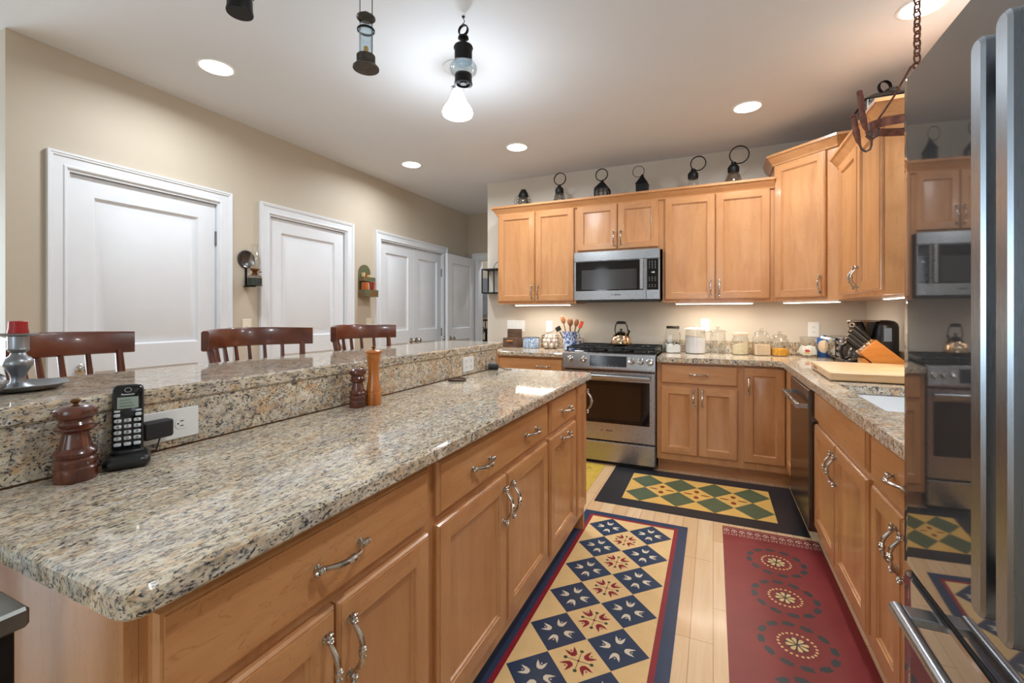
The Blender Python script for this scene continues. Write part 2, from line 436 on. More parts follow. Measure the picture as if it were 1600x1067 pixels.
# ---- doors of the left wall (local x along the wall, front towards -y, turned to face the room)
def knob_mb():
    m = MB(); m.lathe([(.032, 0), (.032, -.006), (.024, -.012), (.011, -.016), (.011, -.034), (.020, -.040), (.027, -.050), (.027, -.058), (.018, -.068), (0, -.071)], axis='y', seg=20); return m
def hinge_mb():
    m = MB(); m.box(-.012, .012, -.006, 0, -.05, .05); m.lathe([(.006, -.052), (.006, .052)], (0, -.008, 0), seg=10); return m
knob_proto = None
def wall_door(name, y0, y1, z, label, knob_x, hinge_x, loc=None, rz=PI/2, both=False):
    m = MB(); W = y1-y0-.028; H = z-.012
    panel_front(m, 0, W, .008, H-.004, 0, .035, [(.115*min(1, W/.7), W-.115*min(1, W/.7), .2, .92), (.115*min(1, W/.7), W-.115*min(1, W/.7), 1.065, H-.115)], .003, 'door', 0, 0, 0)
    o = m.build(name, white, loc=loc or (WX-.02, y0+.014, 0), rz=rz)
    struct(o, label, 'door')
    for kx in knob_x:
        k = knob_mb().build('door_knob', nickel, o, loc=(kx if kx >= 0 else W+kx, 0, .94)); plab(k, 'round satin nickel knob')
        if both:
            kb = knob_mb().build('door_knob', nickel, o, loc=(kx if kx >= 0 else W+kx, .035, .94), rz=PI)
    for hz in (.25, 1.02, 1.79) if hinge_x is not None else ():
        h = hinge_mb().build('hinge', hinge_m, o, loc=((W+.006) if hinge_x else -.006, -.002, hz))
    return o
D = DOORS
casing('trim_1', D[0][0], D[0][1], D[0][2], 'white moulded casing of the nearest door on the left')
casing('trim_2', D[1][0], D[1][1], D[1][2], 'white moulded casing of the middle door on the left wall')
casing('trim_3', D[2][0], D[2][1], D[2][2], 'white moulded casing round the double closet door')
wall_door('door_1', *D[0], 'nearest white two-panel door on the left wall', (.06,), 1)
wall_door('door_2', *D[1], 'middle white two-panel door between the oil lamp and the wall pocket', (-.06,), 0)
ym = (D[2][0]+D[2][1])/2
wall_door('door_3', D[2][0], ym+.012, D[2][2], 'left leaf of the white double closet door', (-.05,), 0)
wall_door('door_4', ym-.012, D[2][1], D[2][2], 'right leaf of the white double closet door', (.05,), 1)
wall_door('door_5', 4.88, 5.63, 2.045, 'white door standing open against the wall at the hall end', (.065,), None, (-3.085, 4.87, 0), PI/2+.015, True)
HM = Matrix(((1,0,0,0), (0,0,-1,HY), (0,1,0,0), (0,0,0,1)))
casing('trim_4', -3.06, -2.2, 2.03, 'white casing round the doorway at the end of the hall', HM)
m = MB()
BBP = [(0,0), (.014,0), (.014,.075), (.008,.095), (0,.1)]
for a, b in ((1.003, D[0][0]-.084), (D[0][1]+.084, D[1][0]-.084), (D[1][1]+.084, D[2][0]-.084), (D[2][1]+.084, HY)):
    m.loops([[(WX+o, a, z) for o, z in BBP], [(WX+o, b, z) for o, z in BBP]], True, True, True)
struct(m.build('baseboard_left', white, smooth=0), 'white baseboard between the left wall doors', 'baseboard')

# ---------------------------------------------------------------- cabinets
WOOD = [maple_v, maple_h]
def pull_mesh():
    m = MB(); L = .134
    T = [-1.06, -1.04, -1.01, -.97, -.93, -.91, -.88, -.85, -.82, -.79, -.76, -.72, -.66, -.55, -.42, -.28, -.16, -.12, -.09, -.05, 0]
    Rr = [.001, .0040, .0066, .0072, .0056, .0044, .0074, .0082, .0058, .0080, .0070, .0050, .0046, .0050, .0058, .0062, .0052, .0078, .0060, .0086, .0086]
    Y = [-.012]*10 + [-.0122, -.013, -.0152, -.021, -.0275, -.0315, -.033, -.0332, -.0334, -.0336, -.0336]
    T2 = T+[-t for t in T[-2::-1]]; R2 = Rr+Rr[-2::-1]; Y2 = Y+Y[-2::-1]
    m.tube([(0, y, t*L/2) for t, y in zip(T2, Y2)], R2, 10)
    for s in (-1, 1):
        m.lathe([(.009, 0), (.009, -.002), (.005, -.004), (.005, -.011)], (0, 0, s*.82*L/2), seg=10, axis='y')
    o = m.build('pull_handle', nickel); me = o.data; bpy.data.objects.remove(o); return me
PULL = pull_mesh()
def pull(parent, x, z, vert=True, y=-.02):
    o = bpy.data.objects.new('pull_handle', PULL); COL.objects.link(o); o.parent = parent
    o.location = (x, y, z)
    if not vert: o.rotation_euler = (0, PI/2, 0)
    o['label'] = 'curved pewter pull'
    return o
def fronts(root, items):
    for it in items:
        kind, x0, x1, z0, z1 = it[:5]; hs = it[5] if len(it) > 5 else []
        style = it[6] if len(it) > 6 else 'flat'
        m = MB(); wf = .056
        if kind == 'drawer': panel_front(m, x0, x1, z0, z1, -.02, .02, [], .010)
        else: panel_front(m, x0, x1, z0, z1, -.02, .02, [(x0+wf, x1-wf, z0+wf, z1-wf)], .008, style)
        d = m.build('drawer' if kind == 'drawer' else 'door', WOOD, root)
        for h in hs: pull(d, *h)
def cabinet(name, label, cat, loc, rz, w, depth, z0, z1, toe, items, group=None, extra=None):
    t = thing(name, label, cat, loc, rz, group)
    m = MB(); m.box(0, w, 0, depth, z0, z1, 0)
    if toe: m.box(0, w, .075, depth, 0, z0, 1)
    if extra: extra(m)
    m.build('body', WOOD, t, smooth=0)
    fronts(t, items); return t
DZ = (.71, .857); BZ = (.158, .686)
# island, faces the aisle (+X)
IX = -.685
def isl(label, y0, y1, items, extra=None):
    return cabinet('island_cabinet', label, 'cabinet', (IX, y0, 0), PI/2, y1-y0, .57, .105, .875, True, [(k, a-y0, b-y0, c, d, [((h[0]-y0), *h[1:]) for h in hs], *r) for k, a, b, c, d, hs, *r in items], extra=extra)
isl('nearest island cabinet with one wide drawer over two doors', .335, .986,
    [('drawer', .345, .966, *DZ, [(.66, .781, False)]), ('door', .345, .652, *BZ, [(.625, .585)]), ('door', .658, .966, *BZ, [(.687, .585)])])
isl('middle island cabinet with a wide two-handled drawer over two doors', .986, 1.89,
    [('drawer', 1.008, 1.872, *DZ, [(1.245, .781, False), (1.665, .781, False)]), ('door', 1.008, 1.44, *BZ, [(1.412, .585)]), ('door', 1.446, 1.872, *BZ, [(1.475, .585)])])
isl('narrow island cabinet with a drawer over a tall pull-out front', 1.89, 2.335,
    [('drawer', 1.91, 2.318, *DZ, [(2.13, .783, False)]), ('door', 1.91, 2.318, *BZ, [(2.12, .655, False)])])
isl('slim island end cabinet beside the range with one full-height door', 2.335, 2.535, [('door', 2.347, 2.53, .158, .857, [(2.508, .755)])])
m = MB(); m.box(-1.30, IX-.001, .318, .3345, 0, .875, 0); m.box(-1.42, -1.26, .3345, 2.535, 0, 1.029, 0); m.box(-1.42, -1.30, .318, .3345, 0, 1.029, 0); m.box(-1.26, IX-.001, 2.5355, 2.55, 0, .875, 0)
m.box(-1.262, -1.2455, 2.536, 2.552, .9145, 1.029, 0)
tag(m.build('island_knee_wall', WOOD, smooth=0), 'plain maple-clad knee wall that carries the island bar', 'half wall')
# back run, faces -Y
BY = 3.735
def bk(label, x0, x1, items): return cabinet('base_cabinet', label, 'cabinet', (x0, BY, 0), 0, x1-x0, KY-BY-.002, .105, .875, True, [(k, a-x0, b-x0, c, d, [((h[0]-x0), *h[1:]) for h in hs], *r) for k, a, b, c, d, hs, *r in items])
bk('base cabinet left of the range, mostly hidden behind the island', -2.02, -1.178, [('drawer', -1.80, -1.19, *DZ, [(-1.365, .79, False)]), ('door', -1.80, -1.498, *BZ, [(-1.53, .585)]), ('door', -1.492, -1.19, *BZ, [(-1.46, .585)])])
bk('base cabinet right of the range with one drawer over two doors', -.408, .186, [('drawer', -.376, .166, *DZ, [(-.1, .786, False)]), ('door', -.378, -.109, *BZ, [(-.138, .605)]), ('door', -.103, .166, *BZ, [(-.076, .605)])])
bk('corner base cabinet with one tall raised-panel door', .186, .52, [('door', .207, .472, .158, .857, [(.237, .73)], 'raised')])
# right run, faces -X : local x runs towards the camera
QX = .495
def rt(label, y1, y0, items): return cabinet('base_cabinet', label, 'cabinet', (QX, y1, 0), -PI/2, y1-y0, RX-QX-.002, .105, .875, True, [(k, y1-b, y1-a, c, d, [((y1-h[0]), *h[1:]) for h in hs], *r) for k, a, b, c, d, hs, *r in items])
rt('narrow filler stile between the corner cabinet and dishwasher', 3.732, 3.385, [('door', 3.41, 3.72, .158, .857, [])])
def sinkcut(): pass
t = thing('base_cabinet', 'sink base cabinet with a false drawer front over two doors', 'cabinet', (QX, 2.762, 0), -PI/2)
m = MB(); m.box(0, .9, 0, .02, .105, .875); m.box(0, .9, .02, RX-QX-.002, .105, .125); m.box(0, .018, .02, RX-QX-.002, .125, .875); m.box(.882, .9, .02, RX-QX-.002, .125, .875); m.box(0, .9, .075, .1, 0, .105, 1); m.box(.018, .882, RX-QX-.012, RX-QX-.002, .125, .875)
m.build('body', WOOD, t, smooth=0)
fronts(t, [('drawer', .015, .872, *DZ), ('door', .015, .438, *BZ, [(.412, .585)]), ('door', .444, .872, *BZ, [(.472, .585)])])
rt('base cabinet between the sink and refrigerator with a drawer over doors', 1.862, 1.29, [('drawer', 1.30, 1.842, *DZ, [(1.575, .783, False)]), ('door', 1.578, 1.842, *BZ, [(1.606, .585)]), ('door', 1.30, 1.572, *BZ, [(1.545, .585)])])

# wall cabinets
UY = 4.05; UZ0, UZ1 = 1.352, 2.262
def up(label, x0, x1, z0, items, grp=None): return cabinet('wall_cabinet', label, 'cabinet', (x0, UY, 0), 0, x1-x0, KY-UY-.002, z0, UZ1, False, [(k, a-x0, b-x0, c, d, [((h[0]-x0), *h[1:]) for h in hs]) for k, a, b, c, d, hs in items])
up('two-door wall cabinet at the left end of the row', -1.972, -1.164, UZ0, [('door', -1.96, -1.572, 1.374, 2.24, [(-1.602, 1.465)]), ('door', -1.566, -1.18, 1.374, 2.24, [(-1.537, 1.465)])])
up('short two-door wall cabinet over the microwave', -1.164, -.396, 1.812, [('door', -1.148, -.783, 1.832, 2.24, [(-.812, 1.93)]), ('door', -.777, -.43, 1.832, 2.24, [(-.748, 1.93)])])
up('large two-door wall cabinet right of the microwave', -.396, .438, UZ0, [('door', -.378, .012, 1.374, 2.24, [(-.017, 1.465)]), ('door', .018, .408, 1.374, 2.24, [(.046, 1.465)])])
# tall diagonal corner cabinet
A = Vector((.438, 4.05)); B = Vector((.785, 3.735)); dl = (B-A).length; ang = math.atan2(B.y-A.y, B.x-A.x)
t = thing('corner_wall_cabinet', 'tall diagonal corner wall cabinet with one door, higher than its neighbours', 'cabinet', (A.x, A.y, 0), ang)
m = MB(); m.M = Matrix.Rotation(-ang, 4, 'Z') @ Matrix.Translation((-A.x, -A.y, 0))
m.prism([(.438, 4.05), (.785, 3.735), (RX-.002, 3.735), (RX-.002, KY-.002), (.438, KY-.002)], UZ0, 2.43)
m.build('body', WOOD, t, smooth=0)
fronts(t, [('door', .012, .395, 1.374, 2.405, [(.362, 1.465)])])
# right wall cabinet, faces -X
t = cabinet('wall_cabinet', 'two-door wall cabinet on the right wall beside the corner cabinet', 'cabinet', (.785, 3.733, 0), -PI/2, .925, RX-.785-.002, UZ0, UZ1, False,
    [('door', .105, .518, 1.374, 2.24, [(.49, 1.465)]), ('door', .524, .915, 1.374, 2.24, [(.552, 1.465)])])
# crowns
CR = [(.0005, 2.236), (.012, 2.236), (.016, 2.25), (.05, 2.298), (.056, 2.298), (.056, 2.316), (.0005, 2.316)]
def crown(label, path, dz=0, extra=None):
    m = MB(); m.sweep(path, [(o, z+dz) for o, z in CR], side=1)
    if extra: extra(m)
    return tag(m.build('crown_molding', [maple_h], smooth=0), label, 'molding')
crown('maple crown moulding along the back wall cabinets, under the lanterns', [(-1.972-.0, KY-.004), (-1.972, UY), (.437, UY)], 0, lambda m: m.box(-1.97, .437, UY, KY-.004, 2.2625, 2.27))
crown('maple crown moulding round the tall corner cabinet', [(.438, 4.30), (.438, 4.05), (.785, 3.735), (1.05, 3.735)], .172)
crown('maple crown moulding on the right wall cabinet', [(.785, 3.70), (.785, 2.808), (RX-.004, 2.808)], 0, lambda m: m.box(.785, RX-.004, 2.81, 3.73, 2.2625, 2.27))
# under cabinet lights
def strip(label, x, y, L, rz):
    t = thing('under_cabinet_light', label, 'light', (x, y, 1.3515), rz, None)
    m = MB(); m.box(-L/2, L/2, -.016, .016, -.014, 0, b=.002); m.build('housing', plate_w, t, smooth=0)
    m = MB(); m.box(-L/2+.01, L/2-.01, -.018, .012, -.0175, -.0145); m.build('diffuser', strip_glow, t, smooth=0)
    l = area('strip_lamp', (0, 0, -.022), (0, 0, 0), L-.03, .02, STRIP_W*L, (1, .88, .72)); l.parent = t
strip('glowing light strip under the leftmost wall cabinet', -1.52, 4.11, .58, 0)
strip('glowing light strip under the large wall cabinet right of the microwave', 0.0, 4.11, .60, 0)
strip('glowing light strip under the diagonal corner cabinet', .665, 3.97, .42, ang)
strip('glowing light strip under the right wall cabinet', .90, 3.02, .40, PI/2)

# ---------------------------------------------------------------- stone tops
def slab(name, label, P, z0, z1, mat, holes=None, b=.006):
    m = MB(); m.prism(P, z0, z1, 0, b); return tag(m.build(name, mat, smooth=25), label, 'countertop')
P = rrect(-1.2445, -.636, .295, 2.552, .03, 5)
slab('island_countertop', 'lower granite top of the island with the phone and pepper mills', P, .8755, .914, granite_top)
m = MB(); m.box(-1.2595, -1.2465, .32, 2.535, .9145, 1.0295, b=.002)
tag(m.build('island_backsplash', granite_face, smooth=0), 'upright speckled granite splash under the raised bar', 'backsplash')
P = [(-1.24, .05), (-1.24, 2.60)] + [(-1.24-.42*(1-math.cos(a)), 2.60+.06*math.sin(a)) for a in [PI/2*i/6 for i in range(1, 5)]] + [(-1.72, 2.62), (-1.72, .05)]
P = [(-1.24, .05), (-1.24, 2.615), (-1.25, 2.635), (-1.27, 2.645), (-1.62, 2.645), (-1.64, 2.64), (-1.66, 2.62), (-1.69, 1.5), (-1.72, .05)]
slab('bar_countertop', 'raised granite bar top in front of the stools', P, 1.03, 1.07, granite_top)
m = MB(); m.prism(rrect(-2.02, -1.176, 3.69, KY-.002, .01, 3), .8755, .914, 0, .006)
m.box(-2.02, -1.178, KY-.024, KY-.0025, .9142, 1.018, b=.002)
tag(m.build('countertop', granite_back, smooth=25), 'granite countertop left of the range with the egg basket', 'countertop')
# L-shaped right top, with the sink opening
m = MB()
SX0, SX1, SY0, SY1 = .548, .93, 1.95, 2.60
outer = [(-.404, 3.69), (.425, 3.69), (.447, 3.668), (.447, 1.29), (RX-.002, 1.29), (RX-.002, KY-.002), (-.404, KY-.002)]
q = lambda pts, z: m.poly([(x, y, z) for x, y in pts])
for z in (.914, .8755):
    q([(-.404, 3.69), (.425, 3.69), (.447, 3.668), (RX-.002, 3.668), (RX-.002, KY-.002), (-.404, KY-.002)], z)
    q([(.447, SY1), (RX-.002, SY1), (RX-.002, 3.668), (.447, 3.668)], z)
    q([(.447, 1.29), (RX-.002, 1.29), (RX-.002, SY0), (.447, SY0)], z)
    q([(.447, SY0), (SX0, SY0), (SX0, SY1), (.447, SY1)], z); q([(SX1, SY0), (RX-.002, SY0), (RX-.002, SY1), (SX1, SY1)], z)
n = len(outer)
for i in range(n):
    a, b = outer[i], outer[(i+1) % n]; m.poly([(*a, .8755), (*b, .8755), (*b, .914), (*a, .914)])
sk = [(SX0, SY0), (SX0, SY1), (SX1, SY1), (SX1, SY0)]
for i in range(4):
    a, b = sk[i], sk[(i+1) % 4]; m.poly([(*a, .8755), (*b, .8755), (*b, .914), (*a, .914)])
m.box(-.402, .5, KY-.024, KY-.0025, .9142, 1.018, b=.002); m.box(.5, RX-.026, KY-.024, KY-.0025, .9142, 1.018, b=.002)
m.box(RX-.024, RX-.0025, 1.3, KY-.026, .9142, 1.018, b=.002)
tag(m.build('countertop', granite_back, smooth=0), 'L-shaped granite countertop with the jars and the sink', 'countertop')
m = MB()
L = []
for ins, z in ((-.012, .875), (-.006, .873), (.0, .87), (.004, .72), (.02, .69), (.06, .68)):
    L.append([(x, y, z) for x, y in rrect(SX0+ins, SX1-ins, SY0+ins, SY1-ins, .05, 5)])
m.loops(L, True, False, True)
t = tag(m.build('sink', sink_white), 'white undermount sink basin in the right countertop', 'sink')
m = MB(); m.lathe([(.045, .6805), (.045, .6825), (.035, .6835), (.03, .6815), (0, .681)], (.74, 2.27, 0)); m.build('drain', chrome, t)
# ---------------------------------------------------------------- range
t = thing('gas_range', 'stainless slide-in gas range with five knobs', 'range', (-1.172, 3.70, 0))
RW = .757
m = MB(); m.box(0, RW, .032, .655, .03, .905); m.box(.02, RW-.02, .05, .6, 0, .03, 1); m.build('body', [dark_steel, black_soft], t, smooth=0)
m = MB(); m.box(.004, RW-.004, 0, .031, .035, .195, b=.003); m.build('warming_drawer', stainless, t, smooth=0)
m = MB(); m.box(.004, RW-.004, 0, .031, .21, .778, b=.003); dr = m.build('oven_door', stainless, t, smooth=0)
m = MB(); m.box(.046, RW-.046, -.0015, .002, .352, .70, b=.001); m.build('door_glass', black_gloss, dr, smooth=0)
m = MB(); m.box(.115, RW-.115, -.0022, -.0016, .385, .665); m.build('oven_window', oven_glass, dr, smooth=0)
m = MB(); m.prism(rrect(-.062, -.034, .725, .757, .011, 4), .035, RW-.035, b=.003); m.M = Matrix()
hb = MB(); hb.M = Matrix(((0,0,1,0), (1,0,0,0), (0,1,0,0), (0,0,0,1))); hb.prism(rrect(-.062, -.036, .722, .756, .011, 4), .035, RW-.035, b=.003); hb.M = Matrix()
for x in (.055, RW-.075): hb.box(x, x+.02, -.04, .0, .728, .75)
hb.build('oven_handle', stainless, dr)
text('brand_lettering', 'BOSCH', .016, dark_print, dr, (RW/2+.012, -.0003, .29), bold=.0006)
m = MB(); m.ring((RW/2-.05, -.0005, .29), .0068, .0010, 'y', 20, seg2=5); m.box(RW/2-.054, RW/2-.046, -.0010, -.0002, .288, .292); m.build('brand_emblem', dark_print, dr)
m = MB(); pr = [(-.034, .796), (-.034, .806), (-.018, .925), (-.008, .930), (.04, .930), (.04, .796)]
m.loops([[(0, y, z) for y, z in pr], [(RW, y, z) for y, z in pr]], True, True, True); cp = m.build('control_panel', stainless, t, smooth=0)
sl = math.atan2(.016, .119)
def onp(z): return -.034+.016*(z-.806)/.119
dm = MB(); dm.loops([[(x, onp(z)-.0015, z) for x, z in ((.232, .822), (.535, .822), (.535, .908), (.232, .908))], [(x, onp(z)+.002, z) for x, z in ((.232, .822), (.535, .822), (.535, .908), (.232, .908))]], True, True, True)
ds = dm.build('display', charcoal, cp, smooth=0)
dm = MB()
for i in range(3):
    for j in range(3):
        if (i, j) != (1, 3): z = .892-.017*j; dm.box(.252+i*.022, .262+i*.022, onp(z)-.0022, onp(z)-.0014, z, z+.0045)
for i in range(6): dm.box(.30+i*.03, .308+i*.03, onp(.83)-.0022, onp(.83)-.0014, .829, .8325)
dm.build('display_icons', dim_icon, ds, smooth=0)
for i, (x, z) in enumerate(((.062, .872), (.178, .87), (.572, .871), (.644, .871), (.716, .868))):
    k = MB(); k.M = Matrix.Translation((x, onp(z), z)) @ Matrix.Rotation(-sl, 4, 'X')
    k.lathe([(.026, .0), (.027, -.006), (.0245, -.008), (.0225, -.026), (.019, -.031), (0, -.032)], axis='y', seg=24)
    k.box(-.004, .004, -.035, -.029, -.018, .018, b=.001); k.build('knob', chrome, cp)
m = MB(); m.box(-.004, RW+.004, .02, .655, .9305, .938, b=.002); ct = m.build('cooktop', black_gloss, t, smooth=0)
for bx0, by0, br in ((.14, .17, .04), (.14, .46, .045), (RW/2, .31, .06), (RW-.14, .17, .045), (RW-.14, .46, .035)):
    m = MB(); m.lathe([(br*1.25, .938), (br*1.2, .946), (br, .948), (br, .955), (br*.6, .958), (0, .958)], (bx0, by0, 0), seg=20); m.build('burner', castiron, ct)
for gx0, gx1 in ((.012, .26), (.266, .492), (.498, RW-.012)):
    m = MB()
    for x in (gx0, gx1-.012): m.box(x, x+.012, .05, .63, .958, .972, b=.002)
    for y in (.05, .335, .618): m.box(gx0, gx1, y, y+.012, .958, .972, b=.002)
    xc = (gx0+gx1)/2
    for yc in (.17, .46):
        m.box(xc-.005, xc+.005, yc-.115, yc-.03, .962, .975); m.box(xc-.005, xc+.005, yc+.03, yc+.115, .962, .975)
        m.box(gx0, xc-.03, yc-.005, yc+.005, .962, .975); m.box(xc+.03, gx1, yc-.005, yc+.005, .962, .975)
    for x in (gx0, gx1-.012):
        for y in (.05, .618): m.box(x, x+.012, y, y+.012, .938, .96)
    m.build('grate', castiron, ct, smooth=0)
# kettle
t = thing('kettle', 'shiny dome kettle with a black handle on the range', 'kettle', (-.75, 4.05, .976))
m = MB(); m.lathe([(0, 0), (.082, 0), (.092, .006), (.094, .02), (.088, .05), (.074, .08), (.052, .103), (.03, .113), (.022, .115)], seg=36); m.build('body', copper, t)
m = MB(); m.lathe([(.034, .110), (.035, .116), (.02, .121), (.008, .123), (.008, .132), (.013, .138), (.010, .145), (0, .147)], seg=24); m.build('lid', black_plastic, t)
m = MB(); m.tube([(.05, -.03, .085), (.066, -.045, .105), (.076, -.055, .122), (.08, -.058, .128)], [.016, .013, .011, .0115], 12); m.build('spout', copper, t)
m = MB(); m.tube([(.05, .012, .098), (.058, .012, .135), (.05, .006, .175), (.035, 0, .197), (-.035, 0, .197), (-.05, .006, .175), (-.058, .012, .135), (-.05, .012, .098)], [.005]*8, 8)
m.tube([(.04, 0, .196), (.025, 0, .2), (-.025, 0, .2), (-.04, 0, .196)], [.010, .0125, .0125, .010], 10); m.build('handle', black_plastic, t)

# ---------------------------------------------------------------- microwave
t = thing('microwave', 'stainless over-the-range microwave under the short cabinet', 'microwave', (-1.155, 3.955, 1.375)); MW = .745
m = MB(); m.box(0, MW, .03, .40, 0, .434); m.box(.02, MW-.02, .02, .3, -.012, 0, 1); m.build('body', [dark_steel, black_soft], t, smooth=0)
m = MB(); m.box(0, MW, -.002, .03, .352, .434, b=.002); m.build('vent_panel', stainless, t, smooth=0)
m = MB(); m.box(0, .632, 0, .03, .004, .35, b=.002); d = m.build('door', stainless, t, smooth=0)
m = MB(); m.box(.016, .61, -.0015, .002, .084, .346); m.build('door_glass', black_gloss, d, smooth=0)
m = MB(); m.box(.07, .555, -.0022, -.0016, .095, .27); m.build('window_screen', mesh_glass, d, smooth=0)
m = MB(); m.box(.585, .615, -.042, -.022, .088, .352, b=.004); m.box(.592, .608, -.024, 0, .10, .12); m.box(.592, .608, -.024, 0, .32, .34); m.build('handle', stainless, d, smooth=0)
text('brand_lettering', 'BOSCH', .017, dark_print, d, (.39, -.0003, .046), bold=.0007)
m = MB(); m.ring((.342, -.0005, .046), .0062, .001, 'y', 18, seg2=5); m.box(.339, .345, -.001, -.0002, .0445, .0475); m.build('brand_emblem', dark_print, d)
m = MB(); m.box(.634, MW, 0, .03, .004, .35, b=.002); cpn = m.build('control_panel', stainless, t, smooth=0)
m = MB(); m.box(.640, .734, -.0015, .002, .084, .346); kp = m.build('keypad', black_gloss, cpn, smooth=0)
m = MB()
for i in range(3):
    for z in (.325, .311, .297, .283, .269, .190, .176, .162, .125, .110): m.box(.660+i*.024-.004, .660+i*.024+.004, -.0022, -.0015, z-.0022, z+.0022)
m.build('key_legends', dim_icon, kp, smooth=0)
text('clock_digits', '1:00', .016, lcd_glow, kp, (.69, -.0022, .232), bold=.0003)

# ---------------------------------------------------------------- dishwasher (faces -X)
t = thing('dishwasher', 'stainless dishwasher between the corner and the sink cabinet', 'dishwasher', (.4755, 3.372, 0), -PI/2); DW = .598
m = MB(); m.box(.003, DW-.003, .03, .58, .1, .868); m.box(.01, DW-.01, .09, .5, .002, .1, 1); m.build('tub', [black_soft, black_soft], t, smooth=0)
m = MB(); m.box(0, DW, -.02, .03, .115, .852, b=.003); d = m.build('door', dark_steel, t, smooth=0)
m = MB(); m.box(0, DW, -.014, .03, .853, .869, b=.002); m.build('control_strip', stainless, t, smooth=0)
m = MB(); m.M = Matrix(((0,0,1,0), (1,0,0,0), (0,1,0,0), (0,0,0,1))); m.prism(rrect(-.075, -.055, .748, .776, .006, 3), .03, DW-.03, b=.002); m.M = Matrix()
for x in (.03, DW-.05): m.box(x, x+.02, -.058, -.02, .752, .772)
m.build('handle', stainless, d)

# ---------------------------------------------------------------- refrigerator (faces -X)
FY0, FY1, FX = .31, 1.276, .388
t = thing('refrigerator', 'tall stainless french-door refrigerator at the right edge', 'refrigerator', (FX, FY1, 0), -PI/2); FW = FY1-FY0
m = MB(); m.box(.006, FW-.006, .06, RX-FX-.03, .03, 1.755, 0, .004); m.box(.03, FW-.03, .08, .6, 0, .03, 0); m.build('cabinet_body', dark_steel, t, smooth=0)
def fdoor(name, x0, x1, z0, z1):
    m = MB(); n = 24; pts = []; w = x1-x0
    for i in range(n+1):
        u = -1+2*i/n; pts.append((x0+.010+(w-.02)*i/n, -.0026*(1-u*u)))
    r = [(x1, .012), (x1, .055), (x0, .055), (x0, .012)]
    L0 = [(x0+.003, .004)]+pts+[(x1-.003, .004)]+r
    m.prism(L0[::1], z0, z1, 0, .004)
    return m.build(name, fridge_steel, t, smooth=40)
d1 = fdoor('door', 0, FW/2-.002, .70, 1.77); d2 = fdoor('door', FW/2+.002, FW, .70, 1.77)
fz = fdoor('freezer_drawer', 0, FW, .06, .682)
m = MB(); m.box(.01, FW-.01, .012, .05, .683, .699); m.build('gasket_gap', black_soft, t, smooth=0)
def fhandle(par, x):
    m = MB(); M0 = Matrix(((1,0,0,x), (0,0,1,0), (0,1,0,0), (0,0,0,1)))
    P = rrect(-.016, .016, .84, 1.625, .0155, 6)
    m.M = M0; m.prism(P, -.062, -.040, b=.004); m.M = Matrix()
    m.build('door_handle', handle_steel, par)
    for z in (.86, 1.56):
        m = MB(); m.box(x-.010, x+.010, -.041, .004, z, z+.045, b=.002); m.build('handle_bracket', dark_steel, par, smooth=0)
fhandle(d1, FW/2-.022); fhandle(d2, FW/2+.038)
m = MB(); m.M = Matrix(((0,0,1,0), (1,0,0,0), (0,1,0,0), (0,0,0,1))); m.prism(rrect(-.068, -.044, .655, .678, .010, 4), .145, FW-.12, b=.004); m.M = Matrix()
m.build('drawer_handle', handle_steel, fz)
for x in (.15, FW-.165):
    m = MB(); m.box(x, x+.04, -.047, .003, .658, .675, b=.002); m.build('handle_bracket', handle_steel, fz, smooth=0)

# ---------------------------------------------------------------- ceiling lights
def downlight(label, x, y):
    t = thing('recessed_light', label, 'ceiling light', (x, y, CE), 0, 'recessed ceiling lights')
    m = MB(); m.lathe([(.097, 0), (.097, -.003), (.093, -.005), (.084, -.005), (.082, -.001), (.082, 0)], seg=36, cap=False); m.build('trim_ring', plate_w, t)
    m = MB(); m.lathe([(.0815, -.0005), (.0815, -.0035), (.06, -.006), (0, -.007)], seg=36); m.build('lens', lens_glow, t)
    l = area('downlight_lamp', (0, 0, -.012), (0, 0, 0), .14, .14, DOWN_W, (.86, .935, 1), 'DISK', math.radians(165)); l.parent = t
for lb, x, y in (('round recessed light in the ceiling near the nearest left door', -2.624, 1.665), ('round recessed light nearest the hall closet doors', -2.627, 3.51),
    ('round recessed light above the far end of the island bar', -1.531, 3.515), ('round recessed light above the corner by the wall cabinets', .216, 3.484),
    ('round recessed light behind the hanging chain above the sink', .886, 2.68)): downlight(lb, x, y)
for x, y, lb in ((.216, .9, 'directly above the viewpoint'), (-2.75, 6.2, 'in the room beyond the hall doorway')): downlight('round recessed light '+lb, x, y)  # both out of view, added to brighten the near kitchen and far room

# pendant with milk glass shade
t = thing('pendant_light', 'glowing milk-glass pendant on a short chain', 'pendant light', (-1.349, 2.237, CE))
m = MB(); m.lathe([(.085, 0), (.085, -.008), (.075, -.016), (.058, -.02), (.052, -.03), (.034, -.036), (.012, -.04), (0, -.041)], seg=32); m.build('canopy', white, t)
def chain(m, p0, n, pitch, R, r, mat=None):
    for i in range(n):
        z = p0[2]-i*pitch-pitch/2; a = i*PI/2+.4
        pts = []
        for k in range(12):
            q = 2*PI*k/12; x = R*math.cos(q); y = (pitch*.72)*math.sin(q)
            pts.append((p0[0]+x*math.cos(a), p0[1]+x*math.sin(a), z+y))
        m.tube(pts, r, 6, closed=True)
m = MB(); chain(m, (0, 0, -.04), 5, .013, .006, .0017); m.build('chain', pewter, t)
m = MB(); m.lathe([(.006, -.098), (.012, -.102), (.012, -.110), (.032, -.114), (.036, -.122), (.034, -.134), (.03, -.136)], seg=24)
for a in (0, 2.1, 4.2): m.tube([(.034*math.cos(a), .034*math.sin(a), -.127), (.045*math.cos(a), .045*math.sin(a), -.127)], .004, 8)
m.build('shade_holder', pewter, t)
